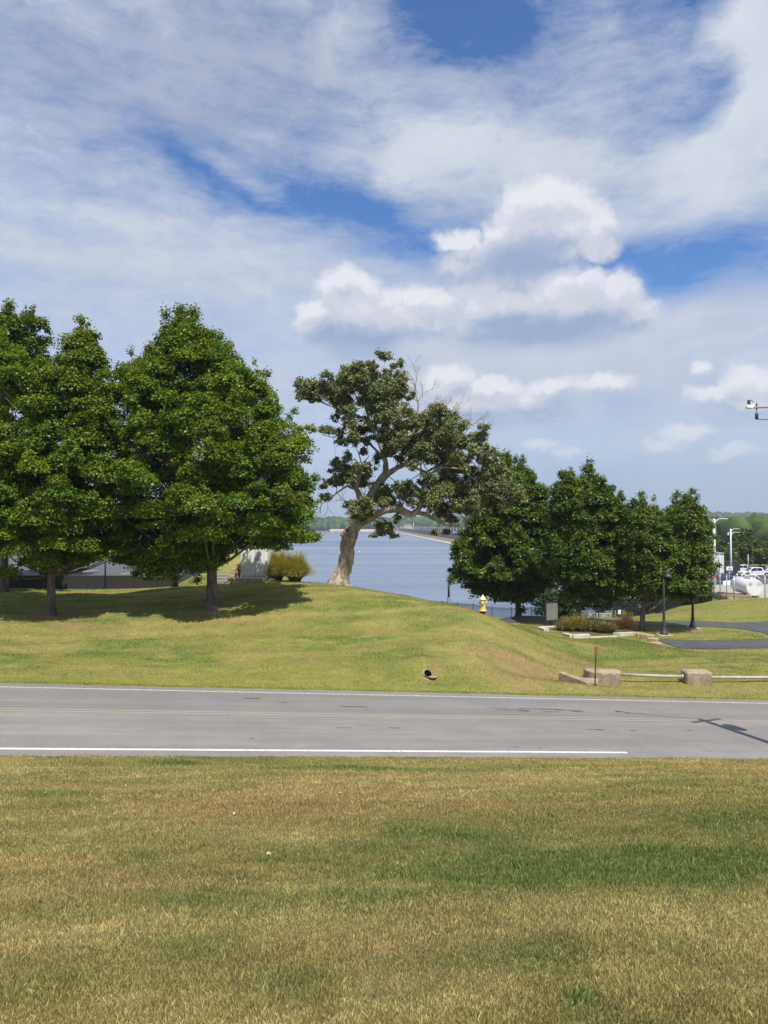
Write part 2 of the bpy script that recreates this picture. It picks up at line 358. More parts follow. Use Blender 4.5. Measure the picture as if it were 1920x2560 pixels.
M_palestone = pbr('pale_stone', (.60, .57, .48), .85, var=(.48, .45, .37), vs=2, bump=.3)
M_block = pbr('tan_wall_block', (.46, .33, .20), .9, var=(.33, .22, .13), vs=2.5, bump=.6, bs=14)
M_wallshade_shed = pbr('wall_shade_and_dark_shed', (.03, .03, .03), .9, bump=.5)  # near black carries the retaining wall's shade; own colour of the dark shed
M_yellow = pbr('yellow_hydrant_paint', (.72, .52, .10), .5, var=(.68, .56, .28), vs=4, fine=((.40, .20, .05), 9, .5))
M_cream = pbr('cream_hydrant_paint', (.74, .68, .45), .5, var=(.64, .54, .25), vs=6)
M_rubber = pbr('tyre_rubber', (.02, .02, .02), .85)
M_glass = pbr('dark_glass', (.015, .018, .02), .08, spec=.8)
M_carwhite = pbr('white_car_paint', (.72, .73, .74), .25, var=(.66, .67, .69))
M_carred = pbr('red_car_paint', (.45, .02, .02), .3)
M_cardark = pbr('dark_blue_car_paint', (.03, .05, .08), .3)
M_orange = pbr('rusty_orange_marker', (.30, .10, .035), .7, var=(.20, .07, .03), vs=8)
M_rust = pbr('brown_steel_post', (.07, .035, .02), .8)
M_bark = pbr('maple_bark', (.16, .13, .11), .95, var=(.07, .055, .045), vs=5, bump=1.0, bs=14, stretch=(1, 1, .3))
M_brownbark = pbr('brown_bark', (.20, .145, .10), .95, var=(.10, .07, .05), vs=5, bump=1.0, bs=14, stretch=(1, 1, .3))
M_oakbark = pbr('oak_bark', (.46, .39, .29), .95, var=(.22, .175, .125), vs=3.2, bump=1.0, bs=10, stretch=(1, 1, .35), fine=((.10, .075, .05), 16, .6))
M_deadwood = pbr('dead_wood', (.33, .29, .24), .95)

def leafmat(name, trans=.28, rough=.42, gloss=.10):
    m = bpy.data.materials.new(name); m.use_nodes = True; t = NT(m.node_tree); m.node_tree.nodes.clear()
    a = t.n('ShaderNodeAttribute', attribute_name='col').outputs['Color']
    d = t.n('ShaderNodeBsdfDiffuse'); t.lk(a, d.inputs[0])
    tr = t.n('ShaderNodeBsdfTranslucent'); t.lk(t.mix(1.0, a, (1.3, 1.35, .45), 'MULTIPLY'), tr.inputs[0])
    g = t.n('ShaderNodeBsdfGlossy'); g.inputs['Roughness'].default_value = rough; g.inputs[0].default_value = (.5, .6, .45, 1)
    m1 = t.n('ShaderNodeMixShader'); m1.inputs[0].default_value = trans; t.lk(d.outputs[0], m1.inputs[1]); t.lk(tr.outputs[0], m1.inputs[2])
    m2 = t.n('ShaderNodeMixShader'); m2.inputs[0].default_value = gloss * .35; t.lk(m1.outputs[0], m2.inputs[1]); t.lk(g.outputs[0], m2.inputs[2])
    o = t.n('ShaderNodeOutputMaterial'); t.lk(m2.outputs[0], o.inputs[0]); return m
M_leaf = leafmat('tree_leaf'); M_oakleaf = leafmat('oak_leaf', .16, .4, .10); M_blade = leafmat('grass_blade', .25, .5, .04)

# ------------------------------------------------------------------ lawn colour by place (real grass colours)
TAN = np.array((.33, .262, .112)); OLIVE = np.array((.245, .225, .085)); GREEN = np.array((.125, .160, .048)); STRAW = np.array((.46, .38, .20)); BROWN = np.array((.27, .175, .09))
HILL = np.array((.225, .222, .060)); HGREEN = np.array((.160, .195, .048)); HDRY = np.array((.30, .25, .09)); SOIL = np.array((.30, .19, .10))
def mixc(a, b, f): return a + (b - a) * f[..., None]
GP = [(G(px, py), rx, ry, k) for px, py, rx, ry, k in [(1650, 2180, 2.9, .95, 1.2), (1300, 2200, 2.0, .8, .95), (1450, 2130, 2.2, .7, .6), (1850, 2150, 1.6, .8, .8), (1060, 2200, .9, .5, .8), (1780, 2070, 1.3, .5, .7), (1560, 2080, .9, .4, .5), (1240, 2090, 1.1, .4, .7),
      (980, 2110, .6, .35, .6), (700, 2150, .6, .25, .6), (480, 1915, 1.4, .25, .7), (190, 1915, .8, .22, .5), (850, 1922, 2.2, .28, .7), (620, 1905, 1.2, .2, .5), (250, 2150, .4, .25, .6), (380, 2270, 1.2, .3, .5), (800, 2260, 1.3, .3, .6),
      (350, 2420, .8, .22, .5), (750, 2530, .5, .2, .6), (1250, 2430, .5, .25, .6), (1280, 2540, .25, .15, .8), (80, 1995, .5, .2, .5), (85, 2525, .5, .2, .5), (1650, 2440, .8, .3, .35), (1450, 1985, 1.5, .5, .3), (1700, 1960, 1.0, .4, .5)]]
BP = [(G(px, py), rx, ry, k) for px, py, rx, ry, k in [(680, 2010, 3.0, .9, .6), (850, 1990, 1.8, .5, .5), (1280, 2010, 1.4, .4, .6), (120, 2230, 1.2, .5, .4), (1120, 2310, 1.0, .3, .4), (900, 2410, 1.0, .3, .4), (400, 1990, 3, .8, .3), (1880, 2110, .6, .25, .5)]]
SP = [(G(px, py), rx, ry, k) for px, py, rx, ry, k in [(1750, 2330, 2.0, .6, .8), (1500, 2330, 1.3, .35, .5), (900, 2350, 1.4, .3, .5), (760, 2080, .8, .3, .6), (1100, 2380, 1.0, .3, .6), (500, 2330, 2, .2, .4), (60, 2400, 1.0, .15, .6), (1150, 1965, 1.2, .3, .5), (1000, 2280, .7, .2, .4), (1880, 2450, .8, .4, .5), (1400, 2470, .7, .3, .4)]]
HB = [(G(px, py), rx, ry, k) for px, py, rx, ry, k in [(1330, 1680, 2.2, 1.6, .9), (1250, 1690, 1.5, 1.2, .6), (1060, 1670, .35, 1.2, 1.0), (1420, 1650, 1.5, 2.0, .5), (170, 1570, 1.2, .7, .8), (600, 1550, 1.2, .6, .6), (760, 1660, 1.5, .5, .3), (540, 1535, .9, .9, .9), (130, 1545, 1.0, 1.0, .9), (1600, 1690, 2.5, .8, .3)]]
HG = [(G(px, py), rx, ry, k) for px, py, rx, ry, k in [(1560, 1610, 2.4, 3.0, .9), (1260, 1655, .8, .7, .7), (1045, 1635, .5, 1.0, .8), (950, 1660, 1.0, 1.6, .5), (480, 1620, 3, 1, .4), (1120, 1700, .8, .6, .6), (1750, 1640, 3, 1.5, .35), (700, 1500, 2.5, 1.2, .3), (250, 1640, 4, .8, .35)]]
def blobs(X, Y, L):
    s = np.zeros_like(X)
    for c, rx, ry, k in L: s = np.maximum(s, k * np.exp(-(((X - c.x) / rx) ** 2 + ((Y - c.y) / (ry * (1.7 if c.y < 20 else 1))) ** 2)))
    return s
def lawn_color(X, Y):
    s, t = road_st(X, Y); wx = (fbm(X * .9, Y * .9, 91, 3) - .5) * 1.4; wy = (fbm(X * .9, Y * .9, 92, 3) - .5) * .8
    X = X + (fbm(X * .5, Y * .5, 101, 3) - .5) * 2.5; Y = Y + (fbm(X * .35, Y * .35, 102, 4) - .5) * 1.6
    A = fbm(X * .35, Y * .6, 11, 5); B = fbm(X * 1.6, Y * 2.5, 23, 4); Cn = fbm(s * .35, t * 1.9, 37, 4); D = fbm(X * 6, Y * 8, 47, 3)
    c = mixc(TAN, OLIVE, .85 * sstep(.44, .66, A + (B - .5) * .5))
    c = mixc(c, STRAW, .45 * sstep(.48, .76, Cn + (D - .5) * .6))
    c = mixc(c, OLIVE * .8, .6 * sstep(.52, .70, fbm(s * .3, t * 1.7, 77, 4)))
    c = mixc(c, STRAW, np.clip(blobs(X + wx * .6, Y + wy * .6, SP) * .8, 0, 1))
    c = mixc(c, BROWN * 1.25, np.clip(blobs(X + wx, Y + wy, BP) * (.7 + B * .7), 0, 1))
    g = np.clip(blobs(X + wx * .5, Y + wy * .5, GP) * (.55 + 1.3 * B), 0, 1)
    g = np.maximum(g, .4 * sstep(.58, .76, fbm(X * 1.3, Y * 1.5, 53, 5)))
    c = mixc(c, GREEN, g)
    h = mixc(HILL, HGREEN, sstep(.40, .62, A + (B - .5) * .5))
    h = mixc(h, HDRY, .7 * sstep(.47, .66, fbm(X * .5 + 9, Y * .9, 61, 5)))
    h = mixc(h, HDRY * 1.05, .55 * sstep(.50, .70, fbm(s * .12, t * 1.3, 67, 4)))
    verge = np.exp(-((t - EDGE1 - 1.4) / 1.5) ** 2)
    h = mixc(h, np.array((.24, .235, .06)), verge * .75 * (1 - sstep(0, 12, X) * .7))
    h = mixc(h, HDRY, verge * sstep(0, 10, X) * .6)
    h = mixc(h, HGREEN * .75, .6 * np.exp(-((t - EDGE1 - .12) / .16) ** 2))
    h = mixc(h, HGREEN * .85, np.clip(blobs(X + wx, Y + wy, HG), 0, 1))
    h = mixc(h, SOIL, np.clip(blobs(X + wx * .6, Y + wy * .6, HB) * (.45 + B * .7), 0, 1))
    st_ = np.sin(t * 3.1 + 1.2 * fbm(s * .1, t * .3, 88, 2) * 6) * sstep(2, 6, t - EDGE1)
    h = h * (1 + .07 * st_[..., None]) * (.80 + .40 * fbm(X * 3.1, Y * 3.1, 89, 3))[..., None]
    far = sstep(52, 60, Y) * sstep(12, 16, X)
    h = mixc(h, HILL * 1.08, far * .6)
    out = np.where((t < 3)[..., None], c, h)
    return out * (.88 + .24 * D)[..., None]

# ------------------------------------------------------------------ ground sheet
def graded(lo, hi, dens):
    v = [lo]
    while v[-1] < hi: v.append(v[-1] + dens(v[-1]))
    return np.array(v)
gx = graded(-160, 190, lambda x: .30 if abs(x) < 24 else .30 + (abs(x) - 24) * .045)
gy = graded(-60, 260, lambda y: .12 if 17.5 < y < 34 else (.28 if 2 < y < 62 else (.5 if 62 <= y < 100 else 2.5 if y >= 100 else .3 + (2 - y) * .08)))
XX, YY = np.meshgrid(gx, gy); ZZ = height(XX, YY)
ii = np.arange(len(gy) - 1)[:, None] * len(gx) + np.arange(len(gx) - 1)[None, :]
fc = np.stack([ii, ii + 1, ii + 1 + len(gx), ii + len(gx)], -1).reshape(-1, 4)
gcol = lawn_color(XX, YY)
me = np_mesh('ground', np.stack([XX, YY, ZZ], -1).reshape(-1, 3), 0, gcol.reshape(-1, 3), True, fc)
M_ground = bpy.data.materials.new('lawn_soil'); M_ground.use_nodes = True; t = NT(M_ground.node_tree)
b = M_ground.node_tree.nodes['Principled BSDF']; b.inputs['Roughness'].default_value = 1; b.inputs['Specular IOR Level'].default_value = .1
pos = t.n('ShaderNodeNewGeometry').outputs['Position']
c = t.n('ShaderNodeAttribute', attribute_name='col').outputs['Color']
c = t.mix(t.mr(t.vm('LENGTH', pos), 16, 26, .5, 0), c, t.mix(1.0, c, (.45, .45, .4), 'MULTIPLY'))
c = t.mix(t.mr(t.noise(pos, 9, 5, .7), .35, .65, 0, .45), c, t.mix(1.0, c, (.55, .56, .5), 'MULTIPLY'))
c = t.mix(t.mr(t.noise(pos, 38, 4, .7), .45, .7, 0, .5), c, t.mix(1.0, c, (1.5, 1.45, 1.3), 'MULTIPLY'))
t.lk(c, b.inputs['Base Color'])
bn = t.n('ShaderNodeBump'); bn.inputs['Strength'].default_value = .9; bn.inputs['Distance'].default_value = .05
t.lk(t.noise(t.mapping(pos, sc=(1, 1, 1)), 16, 6, .75), bn.inputs['Height']); t.lk(bn.outputs[0], b.inputs['Normal'])
tag(link('ground', me, M_ground), kind='structure')

# ------------------------------------------------------------------ grass blades (real geometry, sparser and broader with distance)
def blades(name, label, D0, D1, N, side, hmul, seed, wmul=1.0, ang=.66):
    rng = np.random.default_rng(seed)
    D = D0 * (D1 / D0) ** rng.random(N); u = (rng.random(N) * 2 - 1) * ang
    X = u * (D + 4.5); Y = D; s, t = road_st(X, Y)
    z = height(X, Y)
    if side == 'near': keep = t < EDGE0 + .05 - .18 * vn(s * 2.5, s * 0, 3)
    else:
        keep = (t > EDGE1 - .04 + .12 * vn(s * 2.5, s * 0, 3)) & (z > -2.6)
        for fn in BARE: keep &= ~fn(X, Y)
    X, Y, z, D = X[keep], Y[keep], z[keep], D[keep]; n = len(X)
    col = lawn_color(X, Y)
    gness = np.clip((col[:, 1] / col[:, 0] - 1.0) * 2.2, 0, 1)
    hgt = hmul * (.035 + .030 * rng.random(n) ** 1.5) * (1 + 1.3 * gness) * (.7 + .6 * vn(X * 1.3, Y * 2, 8)) * np.clip(D / 9, 1, 3.0) ** .15
    tall = rng.random(n) < .02; hgt[tall] *= 1.8
    wid = wmul * .0042 * np.clip(D / 6, .8, 8) ** .95 * (.7 + .6 * rng.random(n)); yaw = rng.random(n) * 2 * math.pi
    lean = (.15 + .55 * rng.random(n) ** 1.5) * hgt; ld = rng.random(n) * 2 * math.pi
    dx = np.cos(yaw) * wid / 2; dy = np.sin(yaw) * wid / 2
    lx = np.cos(ld) * lean; ly = np.sin(ld) * lean
    Z = np.zeros(n)
    b0 = np.stack([X - dx, Y - dy, z - .01], -1); b1 = np.stack([X + dx, Y + dy, z - .01], -1)
    m1 = np.stack([X + dx * .8 + lx * .35, Y + dy * .8 + ly * .35, z + hgt * .6], -1); tip = np.stack([X + lx, Y + ly, z + hgt], -1)
    V = np.stack([b0, b1, m1, tip], 1)
    br = (.55 + 1.0 * rng.random(n)) * (.82 + .36 * fbm(X * 9, Y * 9, 71, 2)); c = col * br[:, None] * (1.55 if side == 'near' else 1.22)
    dry = rng.random(n) < .13; c[dry] = c[dry] * .45 + STRAW * .7 * rng.random((dry.sum(), 1)) + STRAW * .2
    dk = rng.random(n) < .12; c[dk] *= .5
    gr = rng.random(n) < .10; c[gr] = c[gr] * .5 + GREEN * .55
    c4 = np.repeat(c, 4, axis=0)
    me = np_mesh(name, V, 4, c4)
    o = link(name, me, M_blade); tag(o, label, 'grass', kind='stuff'); return o
BARE = []
# ------------------------------------------------------------------ road
sS = np.linspace(-75, 115, 191); tS = np.linspace(EDGE0, EDGE1, 17)
def road_sheet(name, s0, s1, t0f, t1f, lift, m, ns=190, ntt=2, top=None):
    s = np.linspace(s0, s1, ns + 1); V = []
    for q in range(ntt):
        f = q / (ntt - 1); tt = t0f(s) * (1 - f) + t1f(s) * f
        x, y = road_xy(s, tt); V.append(np.stack([x, y, -.0667 * s + lift], -1))
    V = np.array(V).reshape(-1, 3); k = ns + 1
    i = (np.arange(ntt - 1)[:, None] * k + np.arange(ns)[None]).ravel()
    return link(name, np_mesh(name, V, 0, None, False, np.stack([i, i + 1, i + 1 + k, i + k], -1)), m)
M_road = bpy.data.materials.new('asphalt_road'); M_road.use_nodes = True; t = NT(M_road.node_tree)
b = M_road.node_tree.nodes['Principled BSDF']; b.inputs['Roughness'].default_value = .88; b.inputs['Specular IOR Level'].default_value = .3
pos = t.n('ShaderNodeNewGeometry').outputs['Position']
rp = t.mapping(t.vm('SUBTRACT', pos, (0, 19.7, 0)), rot=(0, 0, -math.atan2(.199, .98)))
long_ = t.mapping(rp, sc=(.05, 1, 1)); sx = t.n('ShaderNodeSeparateXYZ'); t.lk(rp, sx.inputs[0]); ty = sx.outputs[1]
c = t.mix(t.mr(t.noise(long_, 1.3, 5, .6), .3, .7), (.185, .168, .150), (.250, .230, .208))
c = t.mix(t.mr(t.noise(t.mapping(rp, sc=(.09, 1, 1)), 3.2, 4, .6), .52, .72, 0, .55), c, (.16, .152, .145))
for tc_, wd, k in ((1.05, .5, .38), (2.75, .45, .30), (4.6, .45, .35), (6.1, .5, .45)):     # worn wheel tracks
    f = t.math('MULTIPLY', t.mr(t.math('ABSOLUTE', t.math('SUBTRACT', t.math('ADD', ty, t.math('MULTIPLY', t.noise(long_, .9, 2), .5)), tc_ + .25)), 0, wd, 1, 0), k)
    c = t.mix(f, c, (.15, .145, .14))
c = t.mix(t.mr(ty, 3.5, 3.9, 0, .32), c, (.135, .125, .115))
c = t.mix(t.mr(t.noise(rp, 55, 3, .7), .45, .75, 0, .6), c, (.42, .40, .38))
c = t.mix(t.mr(t.noise(rp, 70, 3, .7), .55, .75, 0, .5), c, (.10, .10, .10))
st = t.noise(t.mapping(rp, sc=(.35, 2.0, 1)), 1.5, 6, .7)
c = t.mix(t.mr(st, .68, .76, 0, .8), c, (.06, .058, .055))
c = t.mix(t.mr(t.noise(rp, .7, 6, .65), .4, .7, 0, .35), c, (.15, .138, .125))
t.lk(c, b.inputs['Base Color'])
bn = t.n('ShaderNodeBump'); bn.inputs['Strength'].default_value = .5; bn.inputs['Distance'].default_value = .01
t.lk(t.noise(rp, 60, 3, .7), bn.inputs['Height']); t.lk(bn.outputs[0], b.inputs['Normal'])
e0 = lambda s: EDGE0 + .10 * (fbm(s * 1.7, s * 0, 4, 4) - .5) + 0 * s
e1 = lambda s: EDGE1 + .12 * (fbm(s * 1.3, s * 0, 6, 4) - .5) + 0 * s
tag(road_sheet('road', -75, 115, e0, e1, 0.0, M_road, 1200, 9), kind='structure')
def paint(name, col, wear):
    m = pbr(name, col, .7); t = NT(m.node_tree); b = m.node_tree.nodes['Principled BSDF']
    pos = t.n('ShaderNodeNewGeometry').outputs['Position']
    c = t.mix(t.mr(t.noise(pos, 14, 6, .75), wear, wear + .22), col, (.30, .28, .25))
    t.lk(c, b.inputs['Base Color']); return m
M_wline = paint('white_road_paint', (.68, .67, .63), .47); M_wline2 = paint('worn_white_road_paint', (.58, .56, .53), .38); M_yline = paint('worn_yellow_road_paint', (.36, .265, .11), .34)
cst = lambda v: (lambda s: v + 0 * s)
tag(road_sheet('edge_line', -75, 7.05, cst(-.05), cst(.09), .004, M_wline, 100), kind='structure')
tag(road_sheet('edge_line', -75, 115, cst(6.66), cst(6.78), .004, M_wline2, 100), kind='structure')
for a in (3.62, 3.86): tag(road_sheet('centre_line', -75, 115, cst(a), cst(a + .10), .004, M_yline, 100), kind='structure')
# short tar streaks and patches lying on the road
M_tar = pbr('crack_sealer', (.045, .043, .042), .8)
rr = random.Random(5); mb = MB()
def tar(px, py, L, wdt, n=14):
    p = None
    x, y, z = ray(px, py); D = np.arange(15, 35, .02); zz = CAMZ + D * z / y; s_, t_ = road_st(D * x / y, D)
    k = np.argmax(zz <= -.0667 * s_); s0, t0 = s_[k], t_[k]
    up = []; dn = []
    for i in range(n + 1):
        f = i / n; s = s0 + (f - .5) * L; w_ = wdt * math.sin(math.pi * f) ** .6 * rr.uniform(.3, 1) + .004; o = rr.uniform(-.02, .02)
        for q, lst in ((w_, up), (-w_, dn)):
            X, Y = road_xy(s, t0 + o + q); lst.append((X, Y, -.0667 * s + .006))
    mb.add(up + dn, [(i, i + 1, n + 2 + i, n + 1 + i) for i in range(n)])
for a in [(630, 1746, .7, .05), (885, 1767, 1.0, .05), (710, 1757, .2, .02), (985, 1820, .4, .03), (860, 1820, .5, .015), (630, 1847, .12, .02), (1285, 1775, 1.2, .03), (1350, 1773, 1.8, .06), (1420, 1776, 1.0, .03), (1445, 1779, .5, .05), (1380, 1780, .8, .03), (1310, 1778, .5, .04),
          (1500, 1825, .35, .05), (1480, 1824, .5, .015), (1585, 1827, .3, .02), (1290, 1868, .2, .02), (1350, 1870, .15, .02), (1725, 1826, .3, .03), (1240, 1770, .9, .015)]: tar(*a)
tag(mb.build('road_tar_streaks', M_tar), kind='structure')

# ------------------------------------------------------------------ park path, car parks
M_asph = pbr('dark_new_asphalt', (.060, .060, .066), .85, var=(.085, .082, .085), vs=.8, bump=.3, bs=60, coord='World')
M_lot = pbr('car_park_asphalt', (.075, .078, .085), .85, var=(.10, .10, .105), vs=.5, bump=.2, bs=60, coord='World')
def drape(name, fn, nu, nv, lift, m):
    u, v = np.meshgrid(np.linspace(0, 1, nu + 1), np.linspace(0, 1, nv + 1)); X, Y = fn(u, v)
    V = np.stack([X, Y, height(X, Y) + lift], -1).reshape(-1, 3); k = nu + 1
    i = (np.arange(nv)[:, None] * k + np.arange(nu)[None]).ravel()
    return tag(link(name, np_mesh(name, V, 0, None, True, np.stack([i, i + 1, i + 1 + k, i + k], -1)), m), kind='structure')
def smooth_line(pts, n):
    pts = np.array(pts, float)
    for _ in range(3):
        a = pts[:-1] * .75 + pts[1:] * .25; b_ = pts[:-1] * .25 + pts[1:] * .75
        pts = np.vstack([pts[:1], np.stack([a, b_], 1).reshape(-1, 2), pts[-1:]])
    L = np.r_[0, np.cumsum(np.hypot(*np.diff(pts, axis=0).T))]; q = np.linspace(0, L[-1], n)
    return np.stack([np.interp(q, L, pts[:, 0]), np.interp(q, L, pts[:, 1])], -1)
def ribbon(name, pts, width, lift, m, n=160):
    c = smooth_line(pts, n + 1); d = np.gradient(c, axis=0); d /= np.hypot(d[:, 0], d[:, 1])[:, None]; nrm = np.stack([-d[:, 1], d[:, 0]], -1)
    def fn(u, v):
        k = np.clip((u * n).round().astype(int), 0, n); o = (v - .5) * width
        return c[k, 0] + nrm[k, 0] * o, c[k, 1] + nrm[k, 1] * o
    BARE.append(lambda X, Y: np.min((X[:, None] - c[None, ::2, 0]) ** 2 + (Y[:, None] - c[None, ::2, 1]) ** 2, axis=1) < (width / 2 - .05) ** 2)
    return drape(name, fn, n, 10, lift, m)
ribbon('path', [(4, 70), (6.5, 66), (9.5, 61.6), (13, 58.6), (16.5, 57), (20, 56), (23, 56), (25.3, 55.6), (27.4, 54), (28, 51.3), (27.3, 48.7), (25.3, 47), (22.5, 46.4), (20, 46.5), (17.6, 46.2)], 3.1, .035, M_asph)
ribbon('path', [(26.2, 47.2), (32, 46.2), (45, 44.5), (70, 42)], 3.1, .041, M_asph, 80)
ribbon('path', [(26.5, 54.8), (33, 56), (45, 58), (70, 60)], 3.1, .041, M_asph, 80)
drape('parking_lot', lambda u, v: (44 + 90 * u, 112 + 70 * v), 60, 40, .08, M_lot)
# raised car park on the left behind the trees
LOTZ = 2.62
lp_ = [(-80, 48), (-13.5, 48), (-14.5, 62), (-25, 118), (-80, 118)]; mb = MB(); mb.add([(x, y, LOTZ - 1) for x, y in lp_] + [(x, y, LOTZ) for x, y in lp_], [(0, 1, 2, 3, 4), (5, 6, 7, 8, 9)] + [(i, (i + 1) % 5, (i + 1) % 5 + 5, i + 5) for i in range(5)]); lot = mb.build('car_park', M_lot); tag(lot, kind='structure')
for f in (lambda X, Y: (X < -13.4) & (Y > 47.9),): BARE.append(f)
mb = MB()
for px, y0 in ((235, 49), (385, 49), (60, 49)):
    x0 = (px - 960) / F * 55
    mb.prism([(0, 0), (.14, 0), (.14, .006), (0, .006)], 0, 4.6, Matrix.Translation((x0 - 1.0, y0 + 1.8, LOTZ + .002)) @ Matrix.Rotation(R(-14), 4, 'Z'))
for a in (at(395, 1385, 78), at(345, 1399, 70)): pass
mb.box((-21.0, 74, LOTZ + .01), (.35, 12, .016), rz=R(-32))
tag(mb.build('parking_lines', M_wline), kind='structure')
def wallseg(mb, p, q, zt, zb, th, zt2=None):
    p = Vector(p); q = Vector(q); d = (q - p); L = d.length; d.normalize(); n = Vector((-d.y, d.x)) * th / 2; zt2 = zt if zt2 is None else zt2
    cs = [p + n, q + n, q - n, p - n]; tops = [zt, zt2, zt2, zt]
    mb.add([(c_.x, c_.y, zb) for c_ in cs] + [(c_.x, c_.y, z_) for c_, z_ in zip(cs, tops)], [(0, 1, 2, 3), (4, 5, 6, 7), (0, 1, 5, 4), (1, 2, 6, 5), (2, 3, 7, 6), (3, 0, 4, 7)])
rw = thing('retaining_wall', 'low block wall, deep shade put into its near-black colour, holding up the car park edge behind the left trees', 'wall', (-25, 47.8, 1.9))
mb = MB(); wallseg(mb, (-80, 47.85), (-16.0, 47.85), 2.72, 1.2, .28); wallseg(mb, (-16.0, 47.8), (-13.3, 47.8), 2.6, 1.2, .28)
o = mb.build('wall', M_wallshade_shed, rw); o.matrix_parent_inverse = Matrix.Translation(-rw.location)

# ------------------------------------------------------------------ water
M_water = bpy.data.materials.new('lake_water'); M_water.use_nodes = True; t = NT(M_water.node_tree)
b = M_water.node_tree.nodes['Principled BSDF']; b.inputs['Specular IOR Level'].default_value = .5; b.inputs['IOR'].default_value = 1.33
pos = t.n('ShaderNodeNewGeometry').outputs['Position']
band = t.noise(t.mapping(pos, rot=(0, 0, R(4)), sc=(.0035, .016, 1)), 1.0, 5, .55, .4)
b.inputs['Base Color'].default_value = (.055, .085, .125, 1)
t.lk(t.mix(t.mr(band, .35, .65), (.095, .13, .185), (.165, .205, .27)), b.inputs['Base Color'])
t.lk(t.mr(band, .35, .65, .30, .16), b.inputs['Roughness'])
bn = t.n('ShaderNodeBump'); bn.inputs['Distance'].default_value = .35
t.lk(t.mr(band, .38, .62, .9, .30), bn.inputs['Strength'])
h = t.math('ADD', t.noise(t.mapping(pos, sc=(.5, 1.4, 1)), .8, 5, .65), t.math('MULTIPLY', t.noise(t.mapping(pos, sc=(.25, 1, 1)), .12, 4, .6), 1.2))
t.lk(h, bn.inputs['Height']); t.lk(bn.outputs[0], b.inputs['Normal'])
mb = MB(); mb.add([(-6000, -300, -6), (6000, -300, -6), (6000, 9000, -6), (-6000, 9000, -6)], [(0, 1, 2, 3)])
tag(mb.build('water', M_water), kind='structure')

# ------------------------------------------------------------------ far hills and woods
def hill_z(a, D):
    """a: azimuth in degrees, D: distance"""
    shore = np.where(a < 19, 1400 + 60 * np.sin(a * .9), 300)
    shore = np.where((a >= 15) & (a < 19), 1400 - (a - 15) / 4 * 1000, shore)
    rise = np.where(a < 15, 11 * sstep(0, 350, D - shore) , 0)
    r2 = 15 * sstep(700, 2100, D) + 1.5
    rise = rise + np.where(a >= 15, r2, 0) + 3.0 * (fbm(a * .35 + 3, D * .001, 3, 3) - .5)
    return -6 + np.where(D > shore, np.maximum(rise + .9 * sstep(0, 30, D - shore), .3), -3)
aa = np.linspace(-50, 55, 260); dd = np.r_[np.linspace(240, 1200, 25), np.linspace(1210, 2600, 60)]
A_, D_ = np.meshgrid(aa, dd); XH = D_ * np.tan(np.radians(A_)); ZH = hill_z(A_, D_)
k = len(aa); i = (np.arange(len(dd) - 1)[:, None] * k + np.arange(k - 1)[None]).ravel()
M_hill = pbr('far_shore_ground', (.10, .13, .05), .95, var=(.07, .09, .035), vs=.02, coord='World')
tag(link('hills', np_mesh('hills', np.stack([XH, D_, ZH], -1).reshape(-1, 3), 0, None, True, np.stack([i, i + 1, i + 1 + k, i + k], -1)), M_hill), kind='structure')
def ico(sub):
    bm = bmesh.new(); bmesh.ops.create_icosphere(bm, subdivisions=sub, radius=1); bm.verts.ensure_lookup_table()
    v = np.array([p.co[:] for p in bm.verts]); f = np.array([[q.index for q in p.verts] for p in bm.faces]); bm.free(); return v, f
iv, jf = ico(2)
def woods(name, label, n, seed, amin, amax, dmin, dmax, rad, gate=None):
    rng = np.random.default_rng(seed)
    a = rng.uniform(amin, amax, n); D = np.sqrt(rng.uniform(dmin ** 2, dmax ** 2, n)); z = hill_z(a, D); X = D * np.tan(np.radians(a))
    keep = z > -5.4
    if gate is not None: keep &= gate(a, D)
    X, D, z = X[keep], D[keep], z[keep]; n = len(X); r = rad * rng.uniform(.6, 1.25, n)
    off = rng.normal(0, .16, (n, len(iv), 1)) + 1
    V = iv[None] * off * np.stack([r, r, r * rng.uniform(.8, 1.3, n)], -1)[:, None] + np.stack([X, D, z + r * .75], -1)[:, None]
    Fc = (jf[None] + (np.arange(n) * len(iv))[:, None, None]).reshape(-1, 3)
    col = np.array((.045, .075, .022)) * rng.uniform(.55, 1.5, (n, 1)) + rng.uniform(0, .02, (n, 1)) * np.array((1, .8, 0))
    col = np.repeat(col, len(iv), 0) * rng.uniform(.6, 1.35, (n * len(iv), 1))
    return tag(link(name, np_mesh(name, V.reshape(-1, 3), 0, col, False, Fc), M_farleaf), label, 'woodland', kind='stuff')
M_farleaf = bpy.data.materials.new('far_leaf'); M_farleaf.use_nodes = True; t = NT(M_farleaf.node_tree); b = M_farleaf.node_tree.nodes['Principled BSDF']; b.inputs['Roughness'].default_value = .9
b.inputs['Specular IOR Level'].default_value = .1; t.lk(t.n('ShaderNodeAttribute', attribute_name='col').outputs['Color'], b.inputs['Base Color'])
woods('far_woodland', 'wooded far shore across the lake, hazy blue green', 4200, 3, -24, 17, 1360, 1800, 9.0, lambda a, D: ~((a > -4) & (a < 3) & (D < 1462)))
woods('far_woodland', 'wooded hillside beyond the marina at the right edge', 5200, 4, 17, 36, 320, 1500, 6.0)
woods('far_woodland', 'distant wooded ridge line above the right hillside', 2600, 8, 15, 36, 1500, 2300, 11.0)
M_sand = pbr('beach_sand', (.50, .40, .28), .95, var=(.42, .34, .22), vs=.05, coord='World')
mb = MB(); n = 60; vs = []
